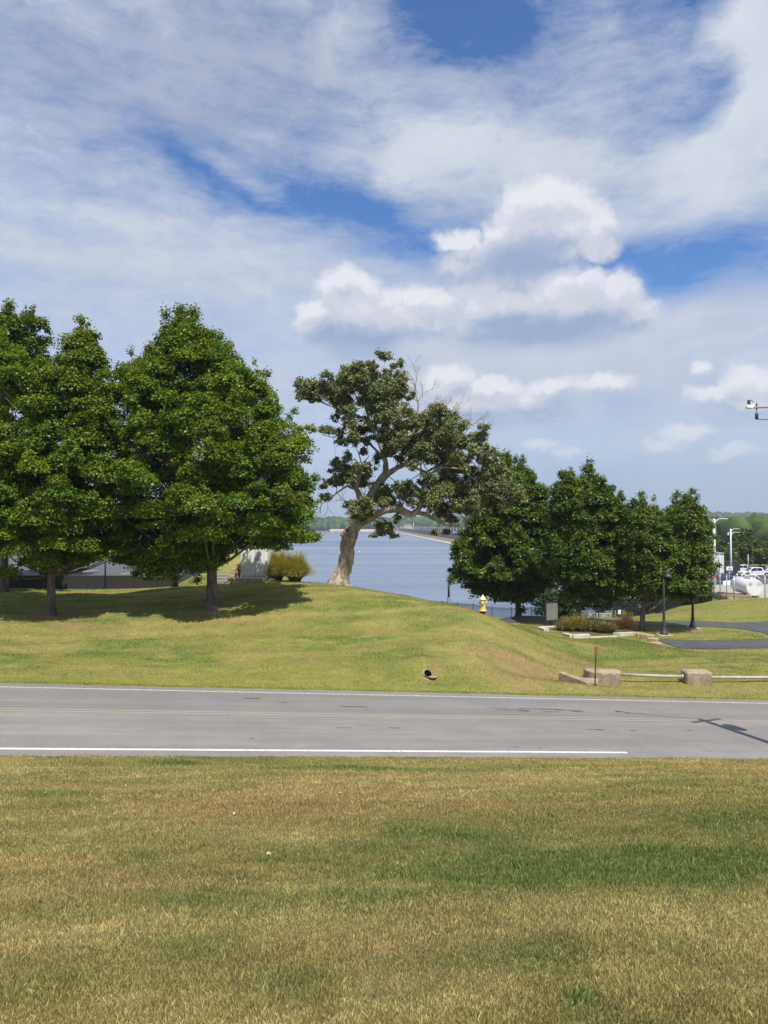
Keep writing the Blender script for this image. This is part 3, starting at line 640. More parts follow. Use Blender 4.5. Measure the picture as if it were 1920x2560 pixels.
for i in range(n + 1):
    a = -4.2 + 6.6 * i / n; sh = 1400 + 60 * math.sin(a * .9); w_ = 34 * math.sin(math.pi * i / n) ** .5 + 2
    for dq, z in ((-10, -6.2), (0, -5.5), (w_, -2.5), (w_ + 14, -2.2)):
        D = sh - 25 + dq; vs.append((D * math.tan(R(a)), D, z))
mb.add(vs, [(i * 4 + j, i * 4 + 4 + j, i * 4 + 5 + j, i * 4 + 1 + j) for i in range(n) for j in range(3)], True)
tag(mb.build('far_beach', M_sand), kind='structure')

# ------------------------------------------------------------------ dam with its railing, and the powerhouse at the far end
dm = thing('dam', 'long low concrete dam with a row of tall white posts crossing the lake', 'dam', (27, 1230, -6))
D0v, D1v = Vector((27, 1240)), Vector((55, 300)); dv = (D1v - D0v).normalized(); nv = Vector((dv.y, -dv.x))
Md = Matrix(((dv.x, -nv.x, 0, 0), (dv.y, -nv.y, 0, 0), (0, 0, 1, 0), (0, 0, 0, 1)))   # local x along the dam
Ld = (D1v - D0v).length; inv = Matrix.Translation(-dm.location)
def along(d, off=0): p = D0v + dv * d; return p + nv * off
def dampart(name, mb, m): o = mb.build(name, m, dm); o.matrix_parent_inverse = inv; return o
mb = MB(); p, q = D0v, D1v
def strip(mb, o0, z0, o1, z1, d0=0, d1=Ld):
    a, b_ = along(d0, o0), along(d1, o0); c_, d_ = along(d0, o1), along(d1, o1)
    mb.add([(a.x, a.y, z0), (b_.x, b_.y, z0), (d_.x, d_.y, z1), (c_.x, c_.y, z1)], [(0, 1, 2, 3)])
strip(mb, 7, -7, 4.2, -3.4); strip(mb, 4.2, -3.4, 3.0, -3.4); strip(mb, 3, -3.4, 3, -1); strip(mb, 3, -1, -5, -1); strip(mb, -5, -1, -5, -8)
dampart('embankment_wall', mb, M_tanconc)
mb = MB(); strip(mb, 7.9, -6.3, 6.2, -5.4); strip(mb, 6.2, -5.4, 6.1, -6.3); dampart('waterline_ledge', mb, M_palestone)
M_dark = pbr('dark_railing_metal', (.05, .055, .06), .6)
mb = MB()
for o0 in (2.8, -4.8):
    strip(mb, o0, -1, o0, .1); strip(mb, o0 - .3, .1, o0, .1); strip(mb, o0 - .3, .1, o0 - .3, -1)
dampart('parapet', mb, M_dark)
mb = MB()
for z in (3.3, 1.6): strip(mb, 2.6, z, 2.6, z + .16); strip(mb, 2.45, z, 2.6, z)
dampart('rail', mb, M_galv)
mb = MB(); mb.box((0, 0, 2.0), (.34, .34, 6.0)); mb.box((0, 0, 5.0), (.9, .3, .16)); pm = None
M_postw = pbr('white_dam_post', (.62, .66, .68), .6)
for i in range(56):
    pp = along(Ld - i * 16.2, 2.65)
    if pm is None: o = mb.build('railing_post', M_postw, dm); pm = o
    else: o = pm.copy(); C.objects.link(o)
    o.matrix_parent_inverse = inv; o.location = (pp.x, pp.y, -1)
ph = thing('powerhouse', 'small pale building with a hipped roof at the far end of the dam', 'building', (at(1012, 1322, 1245).x, 1262, -4), R(6))
mb = MB(); mb.box((0, 0, 2.5), (26, 14, 5)); mb.box((6, 0, 6.5), (12, 10, 6)); mb.box((-15, 2, 1), (16, 8, 2)); mb.build('wall', M_palestone, ph)
mb = MB(); mb.box((6, 0, 10.1), (14, 12, 1.4), taper=.5); mb.box((-3, 0, 5.3), (28, 15, .6)); mb.build('roof', M_tanconc, ph)
for x in (-9, -4): 
    mb = MB(); mb.box((x, -7.02, 2.5), (2.6, .1, 2.2)); mb.build('window', M_dark, ph)
mb = MB(); mb.tube([(16, 4, 0), (16, 4, 13)], .5, 8); mb.build('chimney', M_palestone, ph)

# ------------------------------------------------------------------ small craft and buoys on the water
def buoy(px, py, label, s=1.0):
    x, y, z = ray(px, py); D = (-6 - CAMZ) / z * y; p = Vector((D * x / y, D, -6))
    o = thing('buoy', label, 'buoy', p, 0, 'white marker buoys on the lake')
    mb = MB(); mb.lathe([(.02, -.3), (.45, -.2), (.5, .25), (.3, .5), (.14, .6), (.12, 1.25), (.02, 1.4)], n=14); q = mb.build('float', M_white, o); q.scale = (s, s, s)
    mb = MB(); mb.lathe([(.505, .0), (.515, .05), (.515, .16), (.505, .2)], n=14); mb.build('waterline_band', M_orange, o).scale = (s, s, s)
buoy(898, 1380, 'white buoy on open water just right of the oak trunk', .55)
buoy(832, 1332, 'small white buoy near the far shore left of the oak trunk', 1.6)
buoy(924, 1325.5, 'small white buoy by the far beach under the hanging oak branch', 1.8)

# ------------------------------------------------------------------ trees
def leaf_quads(P, nrm, size, rng, aspect=.8):
    n = len(P); nrm = nrm / (np.linalg.norm(nrm, axis=1, keepdims=True) + 1e-9)
    r = rng.normal(size=(n, 3)); a = np.cross(nrm, r); a /= np.linalg.norm(a, axis=1, keepdims=True) + 1e-9; b_ = np.cross(nrm, a)
    s = (size * rng.uniform(.65, 1.25, n))[:, None]
    w_ = aspect * rng.uniform(.8, 1.1, n)[:, None]
    return np.stack([P - a * s * .5, P + b_ * s * .5 * w_ + nrm * s * .14, P + a * s * .5 - nrm * s * .05, P - b_ * s * .5 * w_ + nrm * s * .14], 1)
def clump_leaves(cs, rs, per, size, rng, base, flat=.62, up=.75, jit=.25, hue=.25, aspect=.8, shell=.62, droop=0.0):
    Ps, Ns, Cs = [], [], []
    for c_, r in zip(cs, rs):
        m = max(12, int(per * (r / .7) ** 2)); d = rng.normal(size=(m, 3)); d /= np.linalg.norm(d, axis=1, keepdims=True)
        d[:, 2] = np.where(d[:, 2] < -.25, -d[:, 2], d[:, 2])
        rad = r * (shell + (1 - shell) * rng.random(m)) * (1 + .28 * np.sin(d[:, 0] * 5 + c_[0] * 7) * np.sin(d[:, 1] * 5 + c_[1] * 5))
        P = c_ + d * rad[:, None] * np.array((1, 1, flat)); P[:, 2] -= droop * r * (d[:, 0] ** 2 + d[:, 1] ** 2)
        N = d * .55 + np.array((0, 0, up)) + rng.normal(size=(m, 3)) * .5
        hv = rng.uniform(-1, 1); k = base * (1 + jit * rng.normal(size=(m, 1)) * .8)
        k = k * np.array((1 + hue * hv * 1.1, 1 + hue * hv * .45, 1 - hue * hv * .3)) * rng.uniform(.85, 1.15)
        Ps.append(P); Ns.append(N); Cs.append(np.clip(k, .004, 1))
    P = np.vstack(Ps); return leaf_quads(P, np.vstack(Ns), size, rng, aspect), np.repeat(np.vstack(Cs), 4, 0)
def maple(label, px, py, D, env, seed, leaf=.13, per=560, ncl=400, base=(.130, .190, .018), trunk_r=.24, cat='tree', name='maple_tree', bark=None, clump=.70, fork=.26, group=None, flat=.78, depth=1.0, base_at=None):
    """env: list of silhouettes [(photo y, left x, right x) ...]; each is a body of revolution-like lobe around its own axis"""
    rng = np.random.default_rng(seed); B = G(px, py, D - 6, D + 8) if base_at is None else Vector(base_at); D = B.y
    root = thing(name, label, cat, B, 0, group); k = D / F
    cs, rs = [], []; tot = sum((e[-1][0] - e[0][0]) * np.mean([q[2] - q[1] for q in e]) for e in env)
    for e in env:
        ys = np.array([q[0] for q in e], float); xl = np.array([q[1] for q in e], float); xr = np.array([q[2] for q in e], float)
        y0_, y1_ = ys[0], ys[-1]; ys = y0_ + clump * 1.55 / k + (ys - y0_) / (y1_ - y0_) * max(10, (y1_ - y0_) - clump * 1.55 / k - clump * .45 / k)
        share = (ys[-1] - ys[0]) * np.mean(xr - xl) / tot; m = int(ncl * share); wts = np.interp(np.linspace(ys[0], ys[-1], 200), ys, xr - xl) + 12; cdf = np.cumsum(wts) / wts.sum()
        for q in range(m):
            yy = np.interp((q + rng.random()) / m, cdf, np.linspace(ys[0], ys[-1], 200))
            l, r = np.interp(yy, ys, xl), np.interp(yy, ys, xr); cx = (l + r) / 2; w_ = (r - l) / 2 * k
            th = rng.uniform(0, 2 * math.pi); cr = clump * rng.uniform(.5, 1.35) * min(1, .45 + w_ / 2.5)
            inner = rng.random() < .30
            rr_ = max(w_ * .35, w_ - cr * .55) * (rng.uniform(.2, .65) if inner else rng.uniform(.75, 1.05))
            if not inner and w_ > 1.6 and math.sin(rr_ * math.cos(th) * 1.5 + seed) * math.sin(rr_ * math.sin(th) * 1.4 + 2) * math.sin(yy * k * 1.9 + seed * 2) < -.22 and rng.random() < .85: continue
            if rng.random() < .35: th = (0 if rng.random() < .5 else math.pi) + rng.normal() * .45
            zc = at(cx, yy, D).z - B.z; xc = at(cx, yy, D).x - B.x
            cs.append((xc + rr_ * math.cos(th), rr_ * depth * math.sin(th), zc)); rs.append(cr * (1.35 if inner else 1))
    cs = np.array(cs); rs = np.array(rs); nn = len(cs)
    # small sprays that break the outline
    ax = np.array([0, 0, cs[:, 2].mean() * .6]); dirs = cs - ax; dirs /= np.linalg.norm(dirs, axis=1, keepdims=True)
    idx = rng.choice(nn, nn // 2, replace=False); ex = cs[idx] + dirs[idx] * (rs[idx] * rng.uniform(.7, 1.15, len(idx)))[:, None] + np.array((0, 0, .25)) * rs[idx][:, None]
    V1, C1 = clump_leaves(cs, rs, per, leaf, rng, np.array(base), flat=flat)
    hi = rng.choice(nn, nn // 2, replace=False, p=(lambda q: q / q.sum())((np.maximum(cs[:, 2] - cs[:, 2].min(), .2)) ** 2.2))
    sh = cs[hi] + np.c_[rng.normal(size=(len(hi), 2)) * .25 * rs[hi][:, None], rs[hi] * rng.uniform(.6, 1.25, len(hi))]
    V3, C3 = clump_leaves(sh, rs[hi] * .30, per * 1.5, leaf * .9, rng, np.array(base) * 1.05, flat=2.1, shell=.1)
    V2, C2 = clump_leaves(ex, rs[idx] * .38, per * 1.15, leaf, rng, np.array(base) * 1.06, flat=1.25, shell=.2)
    me = np_mesh('crown', np.vstack([V1, V2, V3]), 4, np.vstack([C1, C2, C3])); link('crown', me, M_leaf, root)
    mb = MB(); top = cs[:, 2].max(); r0 = trunk_r; topx = cs[np.argsort(-cs[:, 2])[:8], 0].mean(); midx = cs[:, 0].mean()
    ctr = lambda f: Vector(((topx if len(env) == 1 else midx) * f ** 1.7, .15 * math.sin(f * 5 + seed) * f, f * top))
    mb.tube([(0, 0, -.25), (0, 0, .05)] + [ctr(f) + Vector((0, 0, .0)) for f in (.03, .08, .15, .25, .4, .6, .8, .93)], [r0 * 1.75, r0 * 1.45, r0 * 1.15, r0, r0 * .93, r0 * .8, r0 * .6, r0 * .4, r0 * .2, .02], 12)
    for i in rng.choice(nn, min(nn, 60), replace=False):
        c_ = Vector(cs[i]); f0 = max(.14, min(.85, (c_.z / top) - .10 - .22 * math.hypot(c_.x - ctr(.3).x, c_.y) / max(3, top * .4))); a = ctr(f0)
        L = (c_ - a).length; mid = a.lerp(c_, .5) + Vector((0, 0, -.06 * L)) ; rad = r0 * .34 * (1 - f0 * .6)
        mb.tube([a, a.lerp(mid, .5) + Vector((0, 0, -.02 * L)), mid, c_], [rad, rad * .75, rad * .5, .02], 6, False)
    mb.build('trunk', bark or M_bark, root)
    return root
maple('green maple at the far left, mottled trunk in shade, sunlit lower branches', 128, 1538, 35,
    [[(785, 200, 222), (820, 160, 245), (870, 135, 265), (930, 110, 282), (1000, 20, 305), (1100, -60, 325), (1200, -90, 335), (1300, -90, 345), (1370, -60, 325), (1420, -10, 250), (1445, 10, 130)],
     [(815, -60, 20), (900, -110, 110), (1000, -120, 160)], [(1320, 180, 345), (1370, 175, 350), (1415, 190, 330)], [(1380, -60, 120), (1455, -50, 110)]], 11, ncl=560, per=540, trunk_r=.2)
maple('tall dark green maple half hidden behind the far left maple, its tip reaching highest', 10, 1480, 43,
    [[(742, 58, 84), (770, 5, 112), (810, -50, 120), (870, -90, 135), (950, -140, 185), (1080, -180, 220), (1250, -180, 200), (1380, -120, 120)],
     [(745, -10, 25), (800, -60, 60), (900, -110, 100)]], 12, ncl=330, per=360, leaf=.165, base=(.100, .155, .018))
maple('biggest broad green maple, dark straight trunk left of the white cabinet', 530, 1522, 36,
    [[(762, 448, 468), (790, 405, 520), (820, 392, 560), (860, 370, 590), (900, 330, 655), (950, 310, 690), (1000, 310, 712), (1050, 295, 750), (1100, 295, 768), (1160, 290, 772), (1210, 285, 790), (1270, 290, 792), (1325, 295, 772), (1352, 320, 745), (1362, 335, 650), (1385, 345, 580), (1425, 345, 560), (1450, 350, 480)],
     [(880, 292, 345), (940, 288, 400), (1020, 290, 430)], [(1310, 285, 470), (1370, 290, 480), (1440, 310, 440)], [(1290, 560, 790), (1340, 580, 780), (1385, 600, 745)]], 13, ncl=720, per=540, trunk_r=.27, clump=.74)
maple('park maple right of the yellow hydrant, dark trunk against the lake', 1296, 1547, 70,
    [[(1140, 1225, 1305), (1165, 1205, 1338), (1210, 1190, 1366), (1265, 1180, 1372), (1330, 1165, 1376), (1385, 1140, 1382), (1425, 1128, 1385), (1465, 1135, 1385), (1490, 1160, 1370), (1512, 1240, 1340)]], 14, ncl=380, per=330, leaf=.21, clump=1.0, base=(.094, .142, .020), trunk_r=.24)
maple('round topped green maple behind the notice board, pale brown trunk', 1448, 1562, 59,
    [[(1176, 1395, 1490), (1192, 1382, 1530), (1215, 1376, 1548), (1250, 1378, 1556), (1310, 1370, 1568), (1380, 1362, 1580), (1440, 1365, 1600), (1490, 1380, 1580), (1515, 1400, 1540)]], 15, ncl=380, per=330, leaf=.185, clump=.9, base=(.100, .146, .020), trunk_r=.19, bark=M_brownbark)
maple('park maple with forked double top behind the nearer street lamp', 1605, 1578, 52,
    [[(1232, 1582, 1630), (1255, 1566, 1652), (1300, 1562, 1655), (1350, 1560, 1680), (1420, 1560, 1700), (1500, 1565, 1690)],
     [(1232, 1686, 1742), (1250, 1672, 1758), (1300, 1668, 1770), (1345, 1645, 1765), (1400, 1610, 1768), (1445, 1580, 1782), (1480, 1590, 1762), (1512, 1650, 1725)]], 16, ncl=420, per=340, leaf=.16, clump=.78, base=(.102, .146, .020), trunk_r=.18)
for lab, px, X0, D0_, env, sdx, br in (
    ('round tree right of the pale light poles, behind the white pickups', 1850, 0, 200, [[(1337, 1850, 1885), (1350, 1825, 1900), (1370, 1800, 1915), (1395, 1792, 1920), (1415, 1795, 1915)]], 21, 1.0),
    ('second round tree at the right frame edge behind the pickups', 1925, 0, 205, [[(1345, 1905, 1935), (1362, 1885, 1965), (1390, 1878, 1985), (1415, 1885, 1980)]], 22, .95),
    ('low leafy tree behind the white building, partly hidden by the forked maple', 1778, 0, 190, [[(1352, 1762, 1790), (1375, 1745, 1808), (1400, 1740, 1812), (1420, 1745, 1808)]], 23, .8)):
    X0 = (px - 960) / F * D0_
    maple(lab, px, 0, D0_, env, sdx, leaf=.95, per=90, ncl=85, base=(.085 * br, .12 * br, .022), trunk_r=.35, name='round_tree', clump=2.6, base_at=(X0, D0_, hz1(X0, D0_)))

# ------------------------------------------------------------------ the old leaning oak
OD = 46.0; OB = G(852, 1463, 40, 50); OD = OB.y
def oc(cx, cy, dy=0.0): return at(740 + cx / 3.318, 880 + cy / 3.318, OD) - OB + Vector((0, dy, 0))
oak = thing('oak_tree', 'old leaning oak with pale knobbly trunk, long low limb and sparse grey-green leaves', 'tree', OB)
KP = OD / F / 3.318
limbs = [  # (points cx,cy,depth,halfwidth in crop px)
    [(352, 1990, 0, 100), (356, 1945, 0, 92), (370, 1890, 0, 76), (396, 1800, 0, 64), (420, 1700, 0, 60), (432, 1600, 0, 58), (452, 1520, 0, 62), (485, 1450, 0, 54), (525, 1380, 0, 50), (548, 1320, 0, 40), (540, 1250, 0, 30), (520, 1180, .1, 24), (495, 1130, .2, 20), (535, 950, .3, 12), (572, 900, .4, 9)],
    [(548, 1340, 0, 40), (600, 1230, .2, 36), (650, 1140, .4, 36), (700, 1070, .5, 34), (745, 980, .6, 26), (742, 890, .6, 20), (700, 780, .6, 15), (640, 640, .5, 12), (590, 500, .4, 9), (560, 380, .3, 6)],
    [(715, 1050, .5, 30), (775, 1000, .3, 25), (840, 955, .1, 21), (910, 930, 0, 18), (960, 860, -.1, 14), (965, 700, -.2, 11), (1000, 560, -.3, 9), (1015, 450, -.3, 8), (990, 330, -.3, 5), (975, 240, -.3, 4)],
    [(545, 1400, 0, 42), (610, 1375, -.2, 36), (680, 1340, -.5, 30), (760, 1308, -.8, 29), (830, 1305, -1, 30), (890, 1330, -1.2, 30), (950, 1352, -1.3, 26), (1000, 1320, -1.3, 22), (1030, 1250, -1.2, 18), (1050, 1140, -1.1, 14), (1110, 1020, -1, 11), (1190, 960, -.8, 9), (1300, 900, -.6, 6)],
    [(985, 1335, -1.3, 18), (1060, 1345, -1.4, 17), (1130, 1380, -1.4, 16), (1220, 1425, -1.4, 14), (1320, 1425, -1.3, 11), (1420, 1380, -1.2, 9), (1500, 1280, -1, 7), (1550, 1180, -.9, 6)],
    [(620, 610, .5, 11), (520, 520, .7, 9), (430, 475, .8, 8), (330, 450, .9, 7), (220, 405, 1, 6), (120, 350, 1, 4), (50, 370, 1, 2)],
    [(720, 800, .6, 12), (760, 640, .9, 10), (770, 450, 1, 7), (740, 280, 1, 5), (700, 150, .9, 3)],
    [(740, 880, .6, 11), (600, 740, 1.1, 8), (450, 640, 1.3, 6), (300, 690, 1.3, 4), (210, 670, 1.3, 2)],
    [(920, 930, 0, 13), (1000, 960, .5, 11), (1090, 990, .8, 10), (1180, 930, 1, 8), (1300, 800, 1.2, 7), (1400, 700, 1.2, 6), (1530, 640, 1.1, 4)],
    [(1040, 1000, .6, 8), (1040, 930, .7, 6), (1080, 880, .7, 4)],
    [(500, 1140, .2, 12), (420, 1110, .3, 8), (330, 1170, .4, 6), (270, 1230, .4, 4), (200, 1260, .4, 2)],
    [(970, 700, -.2, 9), (1100, 620, -.6, 7), (1240, 560, -.8, 5), (1330, 540, -.8, 3)],
    [(1180, 960, -.8, 8), (1350, 980, -1, 7), (1480, 1080, -1.1, 7), (1570, 1150, -1.1, 8), (1640, 1210, -1.1, 7), (1680, 1225, -1.1, 3)],
    [(560, 450, .3, 6), (480, 330, .3, 4), (430, 210, .3, 2)],
]
mb = MB(); allp = []
for L in limbs:
    pts = [oc(a, b_, d) for a, b_, d, r in L]; rad = [r * KP for *_, r in L]
    # subdivide and wobble so the limbs are crooked
    P2, R2 = [], []
    rng_ = random.Random(int(L[0][0]) + len(L))
    for i in range(len(pts) - 1):
        for q in range(3):
            f = q / 3; w_ = rad[i] * .22 if (i or q) else 0
            P2.append(pts[i].lerp(pts[i+1], f) + Vector((rng_.uniform(-1, 1), rng_.uniform(-1, 1), rng_.uniform(-.6, .6))) * min(w_ * .55, .07)); R2.append((rad[i] * (1 - f) + rad[i+1] * f) * rng_.uniform(.92, 1.08))
    P2.append(pts[-1]); R2.append(rad[-1]); allp += list(zip(P2, R2))
    mb.tube(P2, R2, 14 if R2[0] > .3 else 8)
for k in range(7):                                   # root flare
    a = k / 7 * 2 * math.pi + .3; d = Vector((math.cos(a), math.sin(a), 0)); b0 = oc(352, 1950); b0.z = 0
    mb.tube([b0 + d * .25 + Vector((.1, 0, .9)), b0 + d * .55 + Vector((0, 0, .3)), b0 + d * .9 + Vector((0, 0, -.08)), b0 + d * 1.2 + Vector((0, 0, -.3))], [.3, .26, .18, .06], 8)
trunk = mb.build('trunk', M_oakbark, oak)
mb = MB()                                             # burl with sawn stub
c_ = oc(452, 1560, -.62)
for dx, dz, dy, r in ((0, 0, 0, .26), (-.2, .1, .05, .2), (.2, .16, .1, .22), (-.42, .38, .18, .22), (.32, .38, .12, .2), (-.05, -.24, .1, .2), (.12, .28, .02, .16)):
    v, f = ico(3); V = v * r * (1 + .10 * np.sin(v * 7 + dx * 9).sum(1, keepdims=True) / 3) * np.array((1.15, .8, .85)) + np.array(c_ + Vector((dx, dy, dz)))
    mb.add(V, [tuple(q) for q in f], True)
mb.tube([c_ + Vector((-.40, .3, .25)), c_ + Vector((-.30, .12, .52)), c_ + Vector((-.22, -.02, .66))], [.26, .22, .18], 14)
mb.build('burl', M_oakbark, oak)
mb = MB(); p = c_ + Vector((-.22, -.02, .66)); dd_ = Vector((.08, -.14, .14)).normalized(); mb.tube([p - dd_ * .01, p + dd_ * .03], [.15, .145], 14); mb.build('sawn_stub', M_rust, oak)
cl = """60 290 70;100 350 60;60 400 40;190 330 80;290 260 70;300 360 70;380 300 80;430 210 60;500 190 60;480 300 80;380 420 70;450 420 60;560 260 80;640 130 60;700 90 55;760 120 50;840 130 55;870 200 60;660 200 70;760 210 50;820 280 80;700 330 90;600 380 80;780 380 80;880 330 60;660 460 90;760 480 90;860 500 80;900 560 60;330 500 50;430 520 60;540 520 50;350 640 50;230 670 50;300 710 45;420 620 60;520 620 60;620 580 70;700 600 80;800 620 80;900 650 70;380 760 50;500 750 60;600 740 40;560 820 50;720 740 70;820 760 80;900 800 80;680 850 50;760 850 60;860 900 50;970 350 35;940 420 35;1000 600 70;1080 530 80;1160 520 80;1250 540 80;1320 580 70;1080 640 90;1180 640 90;1280 680 90;1100 750 90;1200 780 90;1330 760 80;1420 730 60;1510 650 50;1500 740 60;1000 740 80;1000 860 70;1100 860 70;1220 870 80;1340 860 80;1450 850 70;1560 830 60;1250 980 80;1360 980 80;1460 960 70;1560 930 60;970 1010 50;1080 1070 60;900 1110 60;820 1090 40;1160 1090 70;1260 1090 80;1380 1080 80;1490 1050 70;1600 960 60;1650 1050 60;960 1150 60;1060 1170 80;1180 1180 80;1300 1180 80;1420 1180 70;1120 1260 80;1240 1280 80;1350 1270 80;1460 1250 70;1190 1350 50;1290 1370 60;1560 1150 60;330 880 50;420 900 50;320 960 50;400 990 70;500 980 60;600 990 60;280 1060 50;360 1080 60;450 1070 60;560 1060 60;640 1110 45;240 1120 40;230 1200 40;260 1240 35;520 1260 60;500 1340 60;560 1390 50;620 1240 70;700 1200 70;760 1160 60;640 1310 40;720 1270 60;800 1230 70;860 1280 50;900 1200 60;960 1260 50;400 1280 35;740 1420 60;700 1490 50;780 1480 50;820 1510 35;660 1510 30;800 1390 40;1280 1480 35;1180 1480 30;950 640 60;1580 1010 60;1640 1120 60;1560 1060 50;1480 1140 60;1400 1260 60;1520 1220 60;1420 1340 50;1500 1330 60;1580 1260 70;1550 1350 60;130 300 50;240 300 50;620 300 70;700 420 80;560 330 60;1720 1020 70;1760 1100 80;1680 1180 60;1800 1180 80;1700 950 50;1640 870 40;1740 1240 60"""
rng = np.random.default_rng(77); cs, rs = [], []; mb = MB()
LP = np.array([p[:] for p, r in allp]); LR = np.array([r for p, r in allp])
for q in cl.split(';'):
    cx, cy, r = map(float, q.split()); ox, oy = cx - 850, cy - 800
    dmax = 3.6 * math.sqrt(max(.04, 1 - (ox / 950) ** 2 - (oy / 850) ** 2)); reps = 2 if r >= 60 else 1
    for k in range(reps):
        dy = rng.uniform(-dmax, dmax); c_ = oc(cx + rng.normal() * 14, cy + rng.normal() * 14, dy)
        i = np.argmin(((LP - np.array(c_)) ** 2).sum(1)); a = Vector(LP[i])
        m1 = a.lerp(c_, .4) + Vector(rng.normal(size=3) * .12) + Vector((0, 0, .08)); rad = min(LR[i] * .6, .05)
        mb.tube([a, m1, m1.lerp(c_, .55) + Vector(rng.normal(size=3) * .1), c_], [rad, rad * .7, rad * .45, .008], 5, False)
        for _ in range(10):                            # sub-tufts with gaps between them
            o = Vector(rng.normal(size=3)); o.normalize(); pp = c_ + Vector((o.x, o.y, o.z * .85)) * r * KP * rng.uniform(.3, 1.12)
            cs.append(tuple(pp)); rs.append(r * KP * rng.uniform(.38, .62)); mb.tube([c_, pp], [.015, .006], 4, False)
V1, C1 = clump_leaves(np.array(cs), np.array(rs), 400, .18, rng, np.array((.185, .205, .085)), flat=.85, up=.35, jit=.3, hue=.22, aspect=.5, shell=.25, droop=.25)
V2, C2 = clump_leaves(np.array(cs), np.array(rs) * 1.7, 26, .17, rng, np.array((.185, .205, .085)), flat=.9, up=.3, aspect=.5, shell=.1, droop=.3)
link('crown', np_mesh('crown', np.vstack([V1, V2]), 4, np.vstack([C1, C2])), M_oakleaf, oak)
def twigs(mb, p, d, L, n, r, rnd):
    if n == 0 or L < .1: return
    q = p + d * L; m_ = p.lerp(q, .5) + Vector((rnd.uniform(-1, 1), rnd.uniform(-1, 1), rnd.uniform(-1, 1))) * L * .12
    mb.tube([p, m_, q], [r, r * .8, r * .5], 5, False)
    for _ in range(rnd.choice((2, 3))):
        dn = (d + Vector((rnd.uniform(-1, 1), rnd.uniform(-1, 1), rnd.uniform(-.6, .9))) * .75).normalized(); twigs(mb, p.lerp(q, rnd.uniform(.4, 1)), dn, L * rnd.uniform(.55, .85), n - 1, r * .6, rnd)
rnd = random.Random(4)
for (cx, cy, dx, dz, L, n) in ((1150, 600, .5, .8, 1.0, 5), (1400, 800, .9, .4, .9, 5), (1500, 700, .6, .8, .8, 5), (1350, 900, .6, .5, .9, 4), (1200, 640, .3, .9, .9, 4), (1600, 900, .8, .5, .7, 4), (900, 640, .2, 1, .9, 4), (990, 330, .15, 1, 1.2, 5), (1010, 430, .6, .8, 1.1, 5), (1000, 380, -.2, 1, .9, 4), (1060, 520, .8, .7, 1.1, 5), (1300, 640, .4, 1, 1.0, 5), (1380, 700, .7, .7, 1.0, 5), (1250, 640, .1, 1, 1.0, 4), (1450, 690, .7, .3, .8, 4), (260, 1235, .1, -1, .7, 4), (220, 1250, -.3, -1, .6, 4), (470, 1250, -.8, .2, .7, 4), (560, 1250, .1, 1, .7, 3), (720, 1300, .1, 1, .8, 3), (1200, 750, .1, 1, 1.0, 3)):
    twigs(mb, oc(cx, cy, -.3 if cx < 1100 else -1.4), Vector((dx, rnd.uniform(-.3, .3), dz)).normalized(), L, n, .028, rnd)
mb.build('twigs', M_deadwood, oak)

# ------------------------------------------------------------------ shrubs and ornamental plants
def shrub(label, cx, cy, D, pts, base, leaf, per, seed, dep=1.2, z0=None, name='shrub', r=.5, n=60, base_at=None, cat='shrub'):
    rng = np.random.default_rng(seed); Bp = at(cx, cy, D); Bp.z = hz1(Bp.x, Bp.y) if z0 is None else z0
    root = thing(name, label, cat, Bp); cs, rs = [], []
    for _ in range(n):
        px, py, pr = pts[rng.integers(len(pts))]; a = rng.uniform(0, 2 * math.pi); q = math.sqrt(rng.random())
        c_ = at(px + pr * q * math.cos(a), py + pr * q * math.sin(a), D) - Bp; c_.y = rng.uniform(-dep, dep); cs.append(tuple(c_)); rs.append(r * rng.uniform(.6, 1.2))
    V, Cc = clump_leaves(np.array(cs), np.array(rs), per, leaf, rng, np.array(base), flat=.8); link('foliage', np_mesh('foliage', V, 4, Cc), M_leaf, root)
    mb = MB()
    for c_ in cs[:14]: mb.tube([(0, 0, -.1), Vector(c_) * .5 + Vector((0, 0, .1)), c_], [.05, .03, .01], 5, False)
    mb.build('stem', M_brownbark, root); return root
shrub('grey-green leafy bush growing through the black fence left of the notice board', 1368, 1545, 76, [(1360, 1525, 18), (1385, 1515, 22), (1375, 1495, 16), (1400, 1530, 14), (1345, 1490, 10)], (.085, .11, .045), .22, 120, 31, 1.5, r=.7, n=70)
shrub('dark bush behind the notice board between two park maples', 1415, 1545, 73, [(1420, 1520, 24), (1440, 1500, 22), (1470, 1490, 20)], (.06, .085, .035), .22, 120, 32, 1.5, r=.7, n=70)
shrub('dark leafy thicket under the forked maple, beside the gangway railing', 1560, 1535, 80, [(1520, 1500, 22), (1550, 1505, 22), (1590, 1510, 24), (1500, 1515, 16), (1480, 1500, 14)], (.04, .065, .02), .26, 110, 33, 1.8, r=.85, n=90)
shrub('green hedge of creepers along the black fence beyond the grass bank', 1660, 1535, 82, [(1620, 1520, 20), (1650, 1516, 16), (1680, 1508, 15), (1710, 1500, 14), (1740, 1496, 12), (1765, 1492, 10)], (.075, .095, .03), .24, 100, 34, 1.4, r=.65, n=110)
